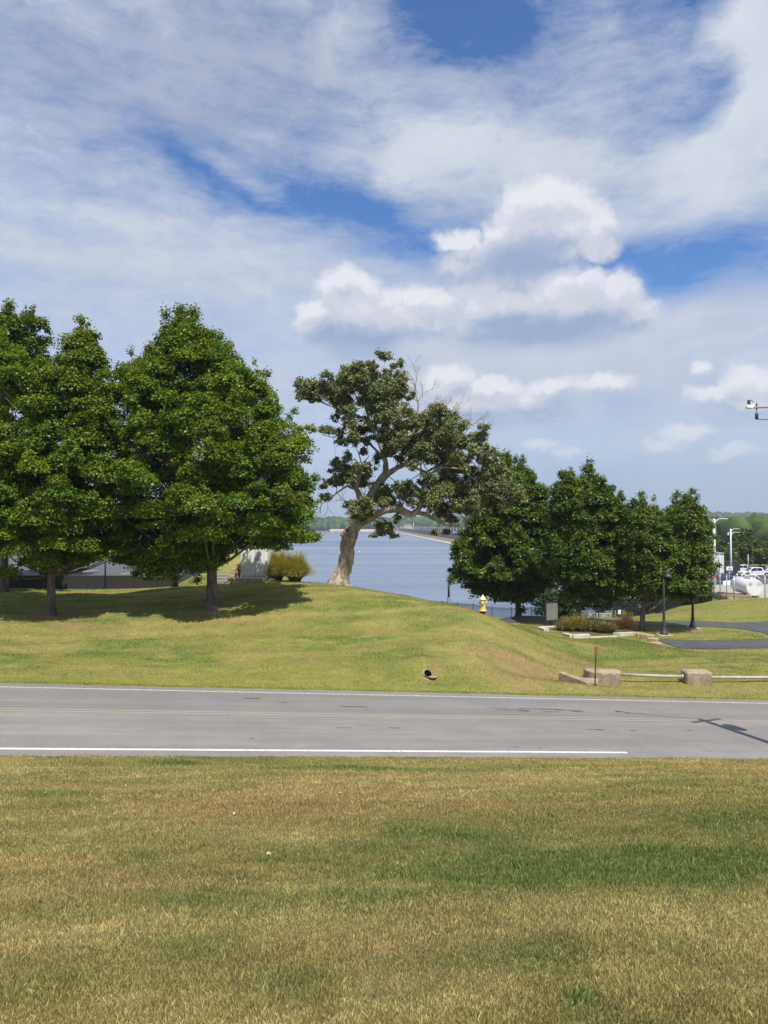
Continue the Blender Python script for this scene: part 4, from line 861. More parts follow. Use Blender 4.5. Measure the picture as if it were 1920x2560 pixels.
def grass_tuft(name, label, base, R_, H_, n, c0, c1, seed, wid=.012, spread=1.0, cat='ornamental grass', plume=None):
    rng = np.random.default_rng(seed); root = thing(name, label, cat, base)
    a = rng.random(n) * 2 * math.pi; q = rng.random(n) ** .8; L = H_ * rng.uniform(.6, 1.25, n); out = R_ * (.25 + .9 * q)
    f = np.linspace(0, 1, 6); V = []; rj = rng.uniform(.6, 1.25, n); r0 = .30 * R_ * rng.random(n) ** .6; ja = rng.normal(size=n) * .5
    hz_ = lambda k: L * (k * (1 - .22 * q) - .48 * q * k ** 2.8)
    ring = []
    for k in f:
        rr_ = r0 + out * k ** 1.5 * rj; w_ = wid * (1 - k * .6) * .5; ca, sa = np.cos(a + ja * k), np.sin(a + ja * k)
        P = np.stack([ca * rr_, sa * rr_, hz_(k)], -1); s_ = np.stack([-sa * w_, ca * w_, np.zeros(n)], -1); ring.append((P - s_, P + s_))
    for i in range(5): V.append(np.stack([ring[i][0], ring[i][1], ring[i+1][1], ring[i+1][0]], 1))
    V = np.concatenate(V); cc = []
    for i in range(5):
        for k in (f[i], f[i], f[i+1], f[i+1]): cc.append(np.array(c0) * (1 - k) + np.array(c1) * k)
    cc = np.array(cc).reshape(5, 1, 4, 3) * rng.uniform(.7, 1.3, (1, n, 1, 1)); V_c = cc.reshape(-1, 3)
    link('leaves', np_mesh('leaves', V, 4, V_c), M_blade, root); return root
b0 = at(722, 1452, 46.5); b0.z = hz1(b0.x, b0.y)
og = [((690, 1450, 46.8), .85, 1.55, 41), ((735, 1457, 46.2), 1.0, 1.45, 42)]
grass_tuft('ornamental_grass', 'taller golden-topped clump of ornamental grass touching the white cabinet', Vector((at(694, 1450, 46.9).x, 46.9, hz1(at(694, 1450, 46.9).x, 46.9))), .95, 1.75, 6500, (.14, .18, .04), (.48, .40, .11), 41, .022)
grass_tuft('ornamental_grass', 'greener rounded clump of ornamental grass nearest the leaning oak', Vector((at(738, 1455, 46.2).x, 46.2, hz1(at(738, 1455, 46.2).x, 46.2))), 1.15, 1.65, 6500, (.14, .19, .04), (.42, .38, .10), 42, .022)
shrub('small rust-brown shrub between the block wall and the white cabinet', 598, 1440, 47.5, [(598, 1425, 7), (600, 1415, 6)], (.20, .09, .04), .10, 160, 43, .3, r=.22, n=16, z0=2.55)

# ------------------------------------------------------------------ planter with pale walls and its plants
pl = thing('planter', 'low pale stone planter walls on the grass mound below the notice board', 'planter', at(1460, 1590, 48))
inv = Matrix.Translation(-pl.location)
def foot(px, pyt, pyb): g = G(px, pyb, 40, 56); p = at(px, pyt, g.y); return Vector((p.x, p.y, max(p.z, g.z + .08)))
for (a, b_, th) in (((1409, 1582, 1586), (1431, 1587, 1595), .35), ((1431, 1587, 1595), (1473, 1585, 1595), .35), ((1541, 1582, 1591), (1576, 1581, 1588), .45), ((1347, 1567, 1571), (1366, 1572, 1579), .35), ((1350, 1566, 1571), (1484, 1563, 1569), .35), ((1473, 1593, 1596), (1541, 1590, 1593), .22)):
    p, q = foot(*a), foot(*b_); mb = MB(); wallseg(mb, p.xy, q.xy, p.z, min(p.z, q.z) - .6, th, q.z); mb.build('wall', M_palestone, pl).matrix_parent_inverse = inv
mb = MB(); c_ = [at(1372, 1572, 50.5), at(1435, 1588, 48), at(1545, 1586, 48.6), at(1572, 1580, 50), at(1490, 1566, 52.8), at(1360, 1569, 51)]
M_mulch = pbr('planter_mulch', (.14, .09, .055), .95, var=(.08, .05, .03), vs=8, bump=.8)
mb.add([(p.x, p.y, -1.10) for p in c_] + [(p.x, p.y, -1.6) for p in c_], [tuple(range(6))] + [(i, (i+1) % 6, (i+1) % 6 + 6, i + 6) for i in range(6)]); mb.build('soil', M_mulch, pl).matrix_parent_inverse = inv
def plant(name, label, px, D, R_, H_, n, c0, c1, seed, fl=None, flc=(.7, .45, .05), z=-1.12):
    x = (px - 960) / F * D; r = grass_tuft(name, label, Vector((x, D, z)), R_, H_, n, c0, c1, seed, .02, cat='plant')
    rng = np.random.default_rng(seed + 1); m = n // 3; a = rng.random(m) * 6.283; q = np.sqrt(rng.random(m)) * R_; zz = H_ * rng.uniform(.15, .98, m) * (1 - .35 * q / R_)
    P = np.stack([np.cos(a) * q, np.sin(a) * q, zz], -1); V = leaf_quads(P, rng.normal(size=(m, 3)) + np.array((0, -.3, .7)), .07, rng); cc = np.array(c0) * .5 + np.array(c1) * .5
    me = np_mesh('leaves', V, 4, np.repeat(np.clip(cc * rng.uniform(.5, 1.5, (m, 1)), 0, 1), 4, 0)); link('small_leaves', me, M_leaf, r)
    if fl:
        a = rng.random(fl) * 6.283; q = np.sqrt(rng.random(fl)) * R_ * .9; P = np.stack([np.cos(a) * q, np.sin(a) * q, H_ * rng.uniform(.55, 1.02, fl)], -1)
        for p in P:
            mb = MB()
            for k in range(6):
                a_ = k * math.pi / 3; c_, s2 = math.cos(a_), math.sin(a_); mb.add([(0, 0, 0), (c_ * .02 - s2 * .014, -.012, s2 * .02 + c_ * .014), (c_ * .05, -.004, s2 * .05), (c_ * .02 + s2 * .014, -.012, s2 * .02 - c_ * .014)], [(0, 1, 2, 3)])
            fo = mb.build('flower', M_petal, r, tuple(p)); fo.rotation_euler = (rng.normal() * .5 - .5, 0, rng.normal() * .6); fo.scale = (rng.uniform(.5, .85),) * 3
M_petal = pbr('yellow_petal', (.62, .46, .07), .6)
GRN, YG = (.08, .10, .03), (.32, .25, .06)
for a in [('flowering_plant', 'sparse spindly plant at the left end of the planter', 1396, 50, .45, .75, 160, GRN, (.22, .16, .06), 51, 6),
          ('flowering_plant', 'yellow-green leafy plant in the planter behind the left low wall', 1420, 49.6, .7, .95, 700, GRN, YG, 52, 14),
          ('flowering_plant', 'tallest golden-green plant in the planter, right below the brown maple trunk', 1440, 49.8, .7, 1.1, 800, GRN, YG, 53, 20),
          ('flowering_plant', 'pale straw-green plant in the middle of the planter', 1463, 49.6, .6, .9, 600, (.10, .11, .04), (.30, .24, .08), 54, 8),
          ('flowering_plant', 'brownish plant in the planter behind the gap in the front wall', 1488, 49.4, .55, .75, 500, (.09, .08, .04), (.22, .15, .07), 55, 4),
          ('flowering_plant', 'plant with bright yellow flowers in the front of the planter', 1507, 48.9, .55, .78, 500, GRN, (.20, .18, .06), 56, 22),
          ('flowering_plant', 'dull green plant left of the square pale planter block', 1527, 48.9, .55, .72, 500, (.08, .09, .03), (.24, .18, .07), 57, 5),
          ('flowering_plant', 'rusty brown plant behind the square pale planter block', 1550, 50.5, .65, .85, 600, (.08, .06, .035), (.20, .11, .06), 58, 0),
          ('flowering_plant', 'purple-brown feathery plant at the right end of the planter', 1566, 51.2, .75, .95, 700, (.10, .06, .045), (.22, .11, .08), 59, 0)]: plant(*a)
# tan block walls
def blockwall(label, blocks, m=M_block):
    p0 = at(*blocks[0][:3]); r = thing('block_wall', label, 'wall', p0); inv = Matrix.Translation(-p0)
    for a in blocks:
        p = at(*a[:3]); mb = MB(); L, W_, H_, rz = a[3:]; mb.box((p.x, p.y, p.z - H_ / 2), (L, W_, H_), rz=R(rz), bev=.03); mb.box((p.x, p.y, p.z - H_ - .16), (L * .96, W_ * .9, .315), rz=R(rz), bev=.02)
        o = mb.build('block', m, r); o.matrix_parent_inverse = inv
    return r
blockwall('tan stone block wall stepping down from the planter to the dark path', [(1578, 1580, 49.6, .5, .42, .28, -12), (1590, 1581, 49.2, .5, .42, .28, -16), (1602, 1582.5, 48.7, .5, .42, .28, -22), (1613, 1584.5, 48.2, .5, .42, .28, -28), (1624, 1587, 47.6, .5, .42, .28, -34),
    (1632, 1595, 46.6, .6, .45, .28, -40), (1640, 1606, 45.6, .62, .45, .26, -42), (1651, 1615, 44.7, .62, .45, .26, -44), (1663, 1624, 43.8, .62, .45, .26, -44), (1673, 1635, 42.9, .55, .42, .2, -44)])
blockwall('tan stone block wall behind the planter at the foot of the brown maple', [(1462, 1556.5, 55.5, .5, .4, .25, -20), (1474, 1559, 55, .5, .4, .25, -20), (1486, 1562, 54.4, .5, .4, .25, -20), (1496, 1565, 53.9, .5, .4, .25, -22), (1497, 1570, 53.4, .5, .4, .22, -22)])
M_path = pbr('old_grey_concrete', (.26, .25, .23), .9)
# steps and tan wall beside the raised car park
st_ = thing('concrete_steps', 'grey concrete steps climbing to the car park beside a tan block wall', 'steps', (-10.6, 46.2, 1.7)); inv = Matrix.Translation(-st_.location)
for i in range(7):
    mb = MB(); mb.box((-10.55, 46.4 + i * .38, 1.55 + i * .17), (1.35, .42, .34), rz=R(-6), bev=.02); mb.build('step', M_path, st_).matrix_parent_inverse = inv
bw = thing('block_wall', 'stepped tan block wall left of the white cabinet, flanking the concrete steps', 'wall', (-9.7, 46.2, 1.9)); inv = Matrix.Translation(-bw.location)
for i in range(8):
    for k in range(1 + min(i // 1, 6)):
        mb = MB(); mb.box((-9.75 + .03 * (k % 2), 45.9 + i * .42, 2.02 + k * .17), (.36, .40, .16), rz=R(-6 + (k % 2)), bev=.015)
        if k >= i - 3: mb.build('block', M_block, bw).matrix_parent_inverse = inv
# ------------------------------------------------------------------ white cabinet
cb = at(640, 1444, 46.6); zg = cb.z; cab = thing('utility_cabinet', 'tall white two-door electrical cabinet beside the golden ornamental grass', 'cabinet', (cb.x, cb.y, zg), R(-8))
mb = MB(); mb.box((.1, 0, -.25), (2.5, 1.3, .5), bev=.03); mb.build('concrete_base', M_conc, cab)
mb = MB(); mb.box((0, 0, .95), (1.72, .9, 1.9), bev=.02); mb.build('body', M_white, cab)
mb = MB(); mb.box((0, 0, 1.93), (1.82, 1.0, .07), bev=.02); mb.build('lid', M_white, cab)
for x0, w_ in ((-.33, .86), (.46, .66)):
    mb = MB(); mb.box((x0, -.465, .98), (w_, .03, 1.66), bev=.008); d_ = mb.build('door', M_white, cab)
    if x0 > 0: mb = MB(); mb.box((x0 - .18, -.5, 1.15), (.03, .04, .26), bev=.008); mb.build('handle', M_black, d_)
mb = MB(); mb.box((.02, -.46, .12), (1.6, .02, .02)); mb.box((.095, -.462, .98), (.02, .02, 1.7)); mb.build('seam', M_dark, cab)
# dark slender poles at the car park edge
def pole(px, D, h, label):
    x = (px - 960) / F * D; z = hz1(x, D); o = thing('sign_pole', label, 'pole', (x, D, z - .05))
    mb = MB(); mb.tube([(0, 0, 0), (0, 0, h)], .05, 10); mb.build('post', M_black, o)
    mb = MB(); mb.lathe([(.11, 0), (.11, .08), (.06, .14)], n=12); mb.build('base', M_black, o)
    mb = MB(); mb.lathe([(.052, h), (.07, h + .02), (.05, h + .09), (.01, h + .12)], n=12); mb.build('cap', M_black, o)
pole(264, 47.3, 3.4, 'slender black pole at the car park edge between the two front maples')
pole(440, 47.3, 3.4, 'slender black pole at the car park edge just left of the broad maple trunk')

# ------------------------------------------------------------------ fire hydrant
hb = at(1207, 1532, 38.0); hb.z = hz1(hb.x, hb.y) - .05; hy = thing('fire_hydrant', 'yellow fire hydrant with cream bonnet and dark riser pipe on the grass slope', 'hydrant', hb, R(-14)); hy.scale = (.92, .92, .95)
mb = MB(); mb.lathe([(.155, -.2), (.155, .22), (.13, .225)], n=24); mb.build('riser', M_rust, hy)
mb = MB(); mb.lathe([(.13, .20), (.215, .205), (.215, .255), (.15, .26), (.17, .30), (.155, .33), (.148, .36), (.148, .78), (.165, .80), (.145, .82), (.12, .83)], n=28); mb.build('barrel', M_yellow, hy)
mb = MB(); mb.lathe([(.12, .815), (.205, .82), (.205, .85), (.17, .87), (.15, .93), (.11, .98), (.06, 1.01), (.045, 1.015), (.045, 1.07), (.03, 1.08)], n=28); mb.build('bonnet', M_cream, hy)
for i in range(8):
    a = i * math.pi / 4
    for rr_, z_ in ((.19, .235), (.185, .84)): mb = MB(); mb.lathe([(.018, -.02), (.018, .045)], (rr_ * math.cos(a), rr_ * math.sin(a), z_), 6); mb.build('bolt', M_yellow, hy)
for sx, big in ((-1, 0), (1, 0), (0, 1)):
    Mx = Matrix.Rotation(-math.pi / 2 * sx, 4, 'Y') if not big else Matrix.Rotation(math.pi / 2, 4, 'X')
    Mx = (Matrix.Rotation(math.pi / 2 * sx, 4, 'Y') if sx else Matrix.Rotation(math.pi / 2, 4, 'X')); r = .085 if big else .06
    mb = MB(); mb.lathe([(r * .9, .09), (r * .9, .15), (r * 1.15, .155), (r * 1.15, .21), (r * .9, .22), (.022, .225), (.022, .255)], (0, 0, .66), 18, Mx); mb.build('outlet_cap', M_yellow, hy)

# ------------------------------------------------------------------ lamps
def bell_lamp(base, label, h=4.45):
    o = thing('street_lamp', label, 'street lamp', base, R(0), 'bronze street lamps in the park')
    mb = MB(); mb.box((0, 0, .0), (.85, .85, .14), bev=.03); mb.build('plinth', M_conc, o)
    mb = MB(); mb.lathe([(.27, .07), (.27, .15), (.24, .2), (.20, .28), (.15, .45), (.125, .62), (.13, .66), (.11, .7), (.095, 1.0), (.085, 1.6), (.075, h - .62), (.04, h - .55)], n=20); mb.build('post', M_bronze, o)
    mb = MB(); mb.tube([(0, 0, h - .7), (0, 0, h - .2), (.02, 0, h + .02), (.12, 0, h + .12), (.24, 0, h + .10), (.27, 0, h - .02)], [.05, .035, .03, .028, .026, .025], 8); mb.build('arm', M_bronze, o)
    mb = MB(); mb.lathe([(.03, h + .02), (.06, h - .02), (.10, h - .07), (.13, h - .16), (.165, h - .30), (.24, h - .42), (.31, h - .50), (.30, h - .51), (.22, h - .43), (.14, h - .32)], (.27, 0, 0), 24); mb.build('lamp_shade', M_verdi, o)
    return o
M_verdi = pbr('verdigris_metal', (.045, .075, .07), .55, var=(.03, .045, .045))
bell_lamp(G(1660, 1588, 43, 50), 'nearer bronze street lamp with green bell shade in front of the forked maple')
bell_lamp(G(1732, 1571, 50, 58), 'farther bronze street lamp on the grass island, its top hidden by maple leaves')
lx = at(1122, 1528, 74); o = thing('lamp_post', 'slim dark lamp post with square arm before the lake, left of the hydrant', 'street lamp', (lx.x, 74, hz1(lx.x, 74)))
ht = at(1122, 1436, 74).z - o.location.z
mb = MB(); mb.tube([(0, 0, -.1), (0, 0, ht * .55)], .16, 12); mb.tube([(0, 0, ht * .55), (0, 0, ht)], .11, 12); mb.build('post', M_steelblue, o)
mb = MB(); mb.box((.22, 0, ht - .08), (.55, .12, .12)); mb.build('arm', M_steelblue, o)
mb = MB(); mb.prism([(.42, ht - .25), (.8, ht - .25), (.72, ht + .25), (.5, ht + .25)], -.18, .18); mb.build('lamp_shade', M_steelblue, o)

# ------------------------------------------------------------------ notice board (seen blank)
nb = G(1381, 1563, 50, 62); nb = at(1364, 1562, 54.0); zb = nb.z
o = thing('notice_board', 'blank grey notice board in a black frame on two black posts', 'notice board', (nb.x, nb.y, zb), R(28))
Wd = 1.22; M_grey = pbr('grey_board', (.20, .20, .17), .7, var=(.17, .17, .145), vs=2)
for x in (0, Wd): mb = MB(); mb.box((x, 0, .80), (.11, .11, 2.0 if x == 0 else 1.95), bev=.01); mb.build('post', M_black, o)
mb = MB(); mb.box((Wd / 2, 0, 1.62), (Wd - .112, .08, .11)); mb.box((Wd / 2, 0, .26), (Wd - .112, .08, .11)); mb.build('frame', M_black, o)
mb = MB(); mb.box((Wd / 2, 0, .94), (Wd - .115, .05, 1.24)); mb.build('panel', M_grey, o)

# ------------------------------------------------------------------ fences
def fence(label, pts, H_, m, spacing=.115, post=2.4, skip=None, cat='fence', rails=(.95, .83, .08), name='fence'):
    pts = [Vector(p) for p in pts]; p0 = pts[0]; z0 = hz1(p0.x, p0.y); r = thing(name, label, cat, (p0.x, p0.y, z0)); inv = Matrix.Translation(-r.location)
    seg = []
    for a, b_ in zip(pts[:-1], pts[1:]):
        k = max(1, round((b_ - a).length / post)); seg += [a.lerp(b_, i / k) for i in range(k)]
    seg.append(pts[-1])
    for p in seg:
        mb = MB(); z = hz1(p.x, p.y); mb.box((p.x, p.y, z + H_ / 2), (.075, .075, H_ + .1)); mb.lathe([(.05, 0), (.05, .02), (.01, .06)], (p.x, p.y, z + H_ + .05), 4); mb.build('post', m, r).matrix_parent_inverse = inv
    for a, b_ in zip(seg[:-1], seg[1:]):
        d = (b_ - a).normalized(); L = (b_ - a).length; za, zb_ = hz1(a.x, a.y), hz1(b_.x, b_.y); mb = MB(); ang = math.atan2(d.y, d.x)
        n = Vector((-d.y, d.x)) * .018; e = .04
        for f in rails:
            pa, pb = a + d * e, b_ - d * e
            for q in (0,):
                c8 = [(pa + n), (pb + n), (pb - n), (pa - n)]; zz = [za, zb_, zb_, za]
                mb.add([(c_.x, c_.y, z + H_ * f - .018) for c_, z in zip(c8, zz)] + [(c_.x, c_.y, z + H_ * f + .018) for c_, z in zip(c8, zz)], [(0,1,2,3),(4,5,6,7),(0,1,5,4),(1,2,6,5),(2,3,7,6),(3,0,4,7)])
        k = int(L / spacing)
        for i in range(1, k):
            p = a.lerp(b_, i / k); z = za + (zb_ - za) * i / k; mb.box((p.x, p.y, z + H_ * .5), (.026, .026, H_ * .92), rz=ang)
        mb.build('panel', m, r).matrix_parent_inverse = inv
    return r
M_fence = pbr('black_fence_paint', (.022, .028, .04), .5)
fence('black picket fence along the lake shore behind the hydrant', [(1.5, 88.5), (5.1, 87), (10, 83.2), (15.8, 79.4), (18.4, 77.4), (21.5, 75.2)], 1.22, M_fence)
fence('black picket fence and gate under the park maples by the gangway', [(21.7, 75.0), (23.5, 73.6), (26.6, 73.2)], 1.22, M_fence)
fence('black picket fence climbing the bank from the gangway to the tank yard', [(26.8, 73.2), (29.5, 77), (32.5, 81), (35.5, 84), (38.0, 86.0)], 1.22, M_fence)
gp = at(1548, 1540, 72.9); g_ = fence('taller dark gate section standing right of the white sign', [(gp.x - .6, 72.9), (gp.x + 1.2, 72.9), (gp.x + 2.6, 72.9)], 1.75, M_fence, spacing=.10, cat='gate', name='gate')
def panel_sign(name, label, cat, px, py, D, w_, h_, m=M_white, rz=0, th=.02, parts=None):
    p = at(px, py, D); z = hz1(p.x, p.y); r = thing(name, label, cat, (p.x, p.y, z), R(rz))
    mb = MB(); mb.box((0, -.03, p.z - z), (w_, th, h_), bev=.004); mb.build('panel', m, r)
    mb = MB(); mb.box((0, .02, (p.z - z) / 2 + h_ * .2), (.05, .05, (p.z - z) + h_ * .4)); mb.build('post', M_black, r); return r
panel_sign('notice_sign', 'small blank white sign hanging on the dark gate right of the gangway', 'sign', 1548.5, 1530, 72.7, .27, .42)
panel_sign('notice_sign', 'wide white panel on the fence right of the brown maple trunk', 'sign', 1466, 1534, 72.9, .42, .36)
panel_sign('notice_sign', 'small white panel beside the white gangway, second of the two near the brown trunk', 'sign', 1483, 1531, 73.4, .36, .25)
# gangway with white railing and tan timber
gw = at(1500, 1553, 77); o = thing('gangway', 'white railed gangway leading down to the lake behind the black fence', 'gangway', (gw.x, 77, gw.z))
mb = MB(); mb.box((0, 2, -.1), (1.5, 6, .15)); mb.build('deck', M_palestone, o)
for x in (-.75, .75):
    mb = MB()
    for i in range(14): mb.box((x, -1 + i * .45, .45), (.03, .03, 1.0))
    for z in (.95, .5): mb.box((x, 2, z), (.05, 6, .05))
    mb.build('railing', M_white, o)
mb = MB()
for i in range(12): mb.box((-.75 + i * .136, -1.05, .45), (.05, .03, .9))
mb.box((0, -1.05, .93), (1.6, .06, .06)); mb.build('gate_panel', M_white, o)
gw = at(1527, 1550, 76); o = thing('stair_rail', 'tan timber stair rails slanting beside the white gangway', 'railing', (gw.x, 76, gw.z))
M_timber = pbr('weathered_timber', (.42, .36, .24), .85)
for x in (-.45, .1, .5): mb = MB(); mb.tube([(x, 0, -.1), (x, 0, .95)], .04, 8); mb.build('post', M_timber, o)
for z in (.9, .5): mb = MB(); mb.tube([(-.9, .2, z - .75), (-.3, .1, z), (.55, 0, z + .04)], .035, 8); mb.build('rail', M_timber, o)

M_mouthshade = pbr('mouth_shade_black', (.004, .004, .004), 1.0, spec=0)
M_straw = pbr('dry_straw', (.55, .48, .30), .8)
# ------------------------------------------------------------------ culvert, headwall, concrete blocks and the pipe barrier
cp = Vector((CUL[0], CUL[1], hz1(*CUL))); o = thing('culvert_pipe', 'open end of a drain pipe with a black disc for the shade in its mouth in the grass bank', 'drain pipe', cp)
dp = Vector((.30, -.86, .16)).normalized(); Mx = Matrix.Translation((0, .0, .05)) @ dp.to_track_quat('Z', 'Y').to_matrix().to_4x4(); n = 28; mb = MB()
def ring(r, l, cut=0):
    out = []
    for j in range(n):
        x, y = r * math.cos(2*math.pi*j/n), r * .85 * math.sin(2*math.pi*j/n); out.append(Mx @ Vector((x, y, l - cut * (y * .7))))
    return out
vs = ring(.175, -.5) + ring(.175, .05, 1) + ring(.158, .05, 1) + ring(.158, -.5)
mb.add(vs, [(k*n+j, k*n+(j+1) % n, (k+1)*n+(j+1) % n, (k+1)*n+j) for k in range(3) for j in range(n)], True); mb.build('pipe', M_tanconc, o)
mb = MB(); mb.add(ring(.159, .03, 1), [tuple(range(n))]); mb.build('mouth_shade_disc', M_mouthshade, o)  # flat black disc across the mouth, shade inside the pipe put into colour
mb = MB(); v, f = ico(3); v = v * (1 + .12 * np.sin(v * 6).sum(1, keepdims=True) / 3) * np.array((.18, .12, .05)) + np.array((.20, -.16, -.07)); mb.add(v, [tuple(q) for q in f], True); mb.build('apron', M_tanconc, o)
hw = at(1402, 1680, 31.6); o = thing('headwall', 'sloping concrete wing wall of a culvert left of the round concrete block', 'headwall', hw); inv = Matrix.Translation(-hw)
mb = MB(); a, b_ = at(1402, 1680, 31.6), at(1473, 1706, 30.4)
nrm = Vector((b_.y - a.y, -(b_.x - a.x), 0)).normalized() * .14
lo = lambda p, z: Vector((p.x, p.y, z))
vs = [a + nrm, b_ + nrm, b_ - nrm, a - nrm, lo(a + nrm, -1.3), lo(b_ + nrm, -1.3), lo(b_ - nrm, -1.3), lo(a - nrm, -1.3)]
mb.add(vs, [(0,1,2,3),(4,5,6,7),(0,1,5,4),(1,2,6,5),(2,3,7,6),(3,0,4,7)]); mb.build('wing_wall', M_tanconc, o).matrix_parent_inverse = inv
c2 = at(1478, 1706, 30.5); mb = MB(); mb.box((c2.x + .1, c2.y + .75, c2.z - .50), (.8, .9, .9), rz=R(-20), bev=.03); mb.build('cover_slab', M_tanconc, o).matrix_parent_inverse = inv
kb = G(1521, 1716, 28, 33); kb.y += .75; o = thing('concrete_block', 'large round-fronted stained concrete block behind the orange marker post', 'concrete block', (kb.x, kb.y, kb.z - .15))
n = 28; prof = []
for j in range(n + 1): a = math.pi + math.pi * j / n; prof.append((.78 * math.cos(a), .62 * math.sin(a)))
prof += [(.78, .35), (-.78, .35)]
mb = MB(); Z = [0, .62, .66]; S_ = [1, 1, .96]; k = len(prof); mb.add([(x * s_, y * s_, z * (1.0 + .0 * x) + (.045 if x < -.2 and z > .5 else 0)) for z, s_ in zip(Z, S_) for x, y in prof], [(i*k+j, i*k+(j+1) % k, (i+1)*k+(j+1) % k, (i+1)*k+j) for i in range(2) for j in range(k)] + [tuple(range(2*k, 3*k))]); mb.build('block', M_tanconc, o)
kb2 = G(1752, 1714, 27, 34); kb2.y += .45; o = thing('concrete_block', 'smaller square stained concrete block at the middle of the pipe barrier', 'concrete block', (kb2.x, kb2.y, kb2.z - .15), R(-3))
mb = MB(); mb.box((0, 0, .34), (1.08, .85, .68), bev=.05); mb.build('block', M_tanconc, o)
mb = MB(); mb.tube([(-.66, 0, .40), (-.53, 0, .41)], .115, 14); mb.build('pipe_collar', M_galv, o)
def railpipe(label, p, q):
    o = thing('barrier_pipe', label, 'pipe', p, 0, None); mb = MB(); mb.tube([(0, 0, 0), (Vector(q) - Vector(p)) * .5 + Vector((0, 0, -.015)), Vector(q) - Vector(p)], .062, 14); mb.build('pipe', M_pipe, o)
    for f in (.003, .985): 
        mb = MB(); d = (Vector(q) - Vector(p)); mb.tube([d * f, d * (f + .012)], .08, 14); mb.build('sleeve', M_pipe, o)
M_pipe = pbr('pale_grey_pipe', (.46, .43, .40), .6, var=(.36, .33, .30), vs=3)
railpipe('pale grey barrier pipe spanning between the two concrete blocks', (kb.x + .74, kb.y, kb.z + .36), (kb2.x - .60, kb2.y, kb2.z + .27))
kb3 = G(2080, 1716, 27, 34); railpipe('pale grey barrier pipe running off the right edge of the photo', (kb2.x + .54, kb2.y, kb2.z + .24), (kb3.x - .5, kb3.y + .4, kb3.z + .34))
o = thing('concrete_block', 'third stained concrete block just beyond the right frame edge', 'concrete block', (kb3.x, kb3.y + .4, kb3.z - .15)); mb = MB(); mb.box((0, 0, .34), (1.05, .85, .68), bev=.05); mb.build('block', M_tanconc, o)
mk = G(1487, 1716, 27, 33); o = thing('marker_post', 'thin brown marker post with a weathered orange plate beside the road', 'marker post', mk)
hh = at(1490, 1616, mk.y).z - mk.z; mb = MB(); mb.prism([(-.025, -.2), (.025, -.2), (.075, hh - .3), (.025, hh - .3)], -.01, .015); mb.build('post', M_rust, o)
mb = MB(); mb.box((.05, -.03, hh - .16), (.15, .012, .33), rz=R(12), bev=.003); mb.build('plate', M_orange, o)

for (px, py, lab) in ((1605, 1889, 'pale dry weed stalks at the near road edge right of where the white line ends'), (1772, 1893, 'single dry weed stalk at the near road edge near the right frame side')):
    gp_ = G(px, py, 15, 24); o = thing('weed', lab, 'weed', gp_)
    for k in range(4 if px < 1700 else 2):
        mb = MB(); a = Vector((rnd.uniform(-.12, .16), rnd.uniform(-.05, .05), rnd.uniform(.22, .42))); mb.tube([(0, 0, -.02), a * .5 + Vector((-.01, 0, .02)), a], [.005, .004, .002], 5); mb.tube([a * .85, a * 1.08], [.009, .003], 5); mb.build('stalk', M_straw, o)
# ------------------------------------------------------------------ tank yard
sl_ = [(35.9, 76), (52, 80.5), (54, 97), (40.5, 96)]; o = thing('concrete_pad', 'pale concrete pad with a kerb under the white fuel tank', 'concrete pad', (35.9, 76, -2)); inv = Matrix.Translation(-o.location)
mb = MB(); mb.add([(x, y, -1.78) for x, y in sl_] + [(x, y, -2.7) for x, y in sl_], [(0, 1, 2, 3)] + [(i, (i+1) % 4, (i+1) % 4 + 4, i + 4) for i in range(4)]); mb.build('slab', M_conc, o).matrix_parent_inverse = inv
tk0, tk1 = Vector((39.5, 78.9, -.68)), Vector((39.95, 83.6, -.68)); tr = .87
o = thing('fuel_tank', 'white horizontal cylindrical fuel tank with small diamond placard on its round end', 'tank', (39.7, 81.2, -1.78)); inv = Matrix.Translation(-o.location)
M_tank = pbr('white_tank_paint', (.80, .80, .79), .35, var=(.72, .72, .72)); d = (tk1 - tk0).normalized(); mb = MB()
mb.tube([tk0, tk0 + d * .02, tk1 - d * .02, tk1], [tr - .03, tr, tr, tr - .03], 48); mb.build('shell', M_tank, o).matrix_parent_inverse = inv
right = d.cross(Vector((0, 0, 1))).normalized(); MT = Matrix((( right.x, d.x, 0, tk0.x), (right.y, d.y, 0, tk0.y), (0, 0, 1, tk0.z), (0, 0, 0, 1)))
mb = MB(); mb.box((0, 0, 0), (.24, .01, .24), M=MT @ Matrix.Translation((-.42, -.03, .38)) @ Matrix.Rotation(R(45), 4, 'Y')); mb.build('placard', M_white, o).matrix_parent_inverse = inv
mb = MB()
for i in range(4):
    mb.box((0, 0, .115), (.25, .012, .03), M=MT @ Matrix.Translation((-.42, -.036, .38)) @ Matrix.Rotation(R(45 + 90 * i), 4, 'Y'))
mb.box((-.42, -.04, .38), (.07, .012, .05), M=MT); mb.build('placard_border', M_dark, o).matrix_parent_inverse = inv
mb = MB()
for z, w_ in ((.52, .5), (.44, .42), (.33, .5), (.26, .46)):
    for k in range(int(w_ / .07)): mb.box((.34 + k * .07, -.035, z), (.045, .008, .035), M=MT)
mb.box((.25, -.035, .5), (.05, .008, .06), M=MT); mb.box((.25, -.035, .3), (.05, .008, .06), M=MT); mb.build('lettering', M_galv, o).matrix_parent_inverse = inv
for f in (.15, .85):
    p = tk0.lerp(tk1, f); mb = MB(); mb.box((p.x, p.y, -1.82), (1.5, .3, .35)); mb.build('saddle', M_conc, o).matrix_parent_inverse = inv
mb = MB(); p = tk0.lerp(tk1, .3); mb.box((p.x, p.y, tk0.z + tr + .05), (.5, 1.6, .2)); mb.tube([p + Vector((0, .2, tr)), p + Vector((0, .2, tr + .35)), p + Vector((.5, .1, tr + .4)), p + Vector((1.1, -.1, tr + .05))], .05, 8)
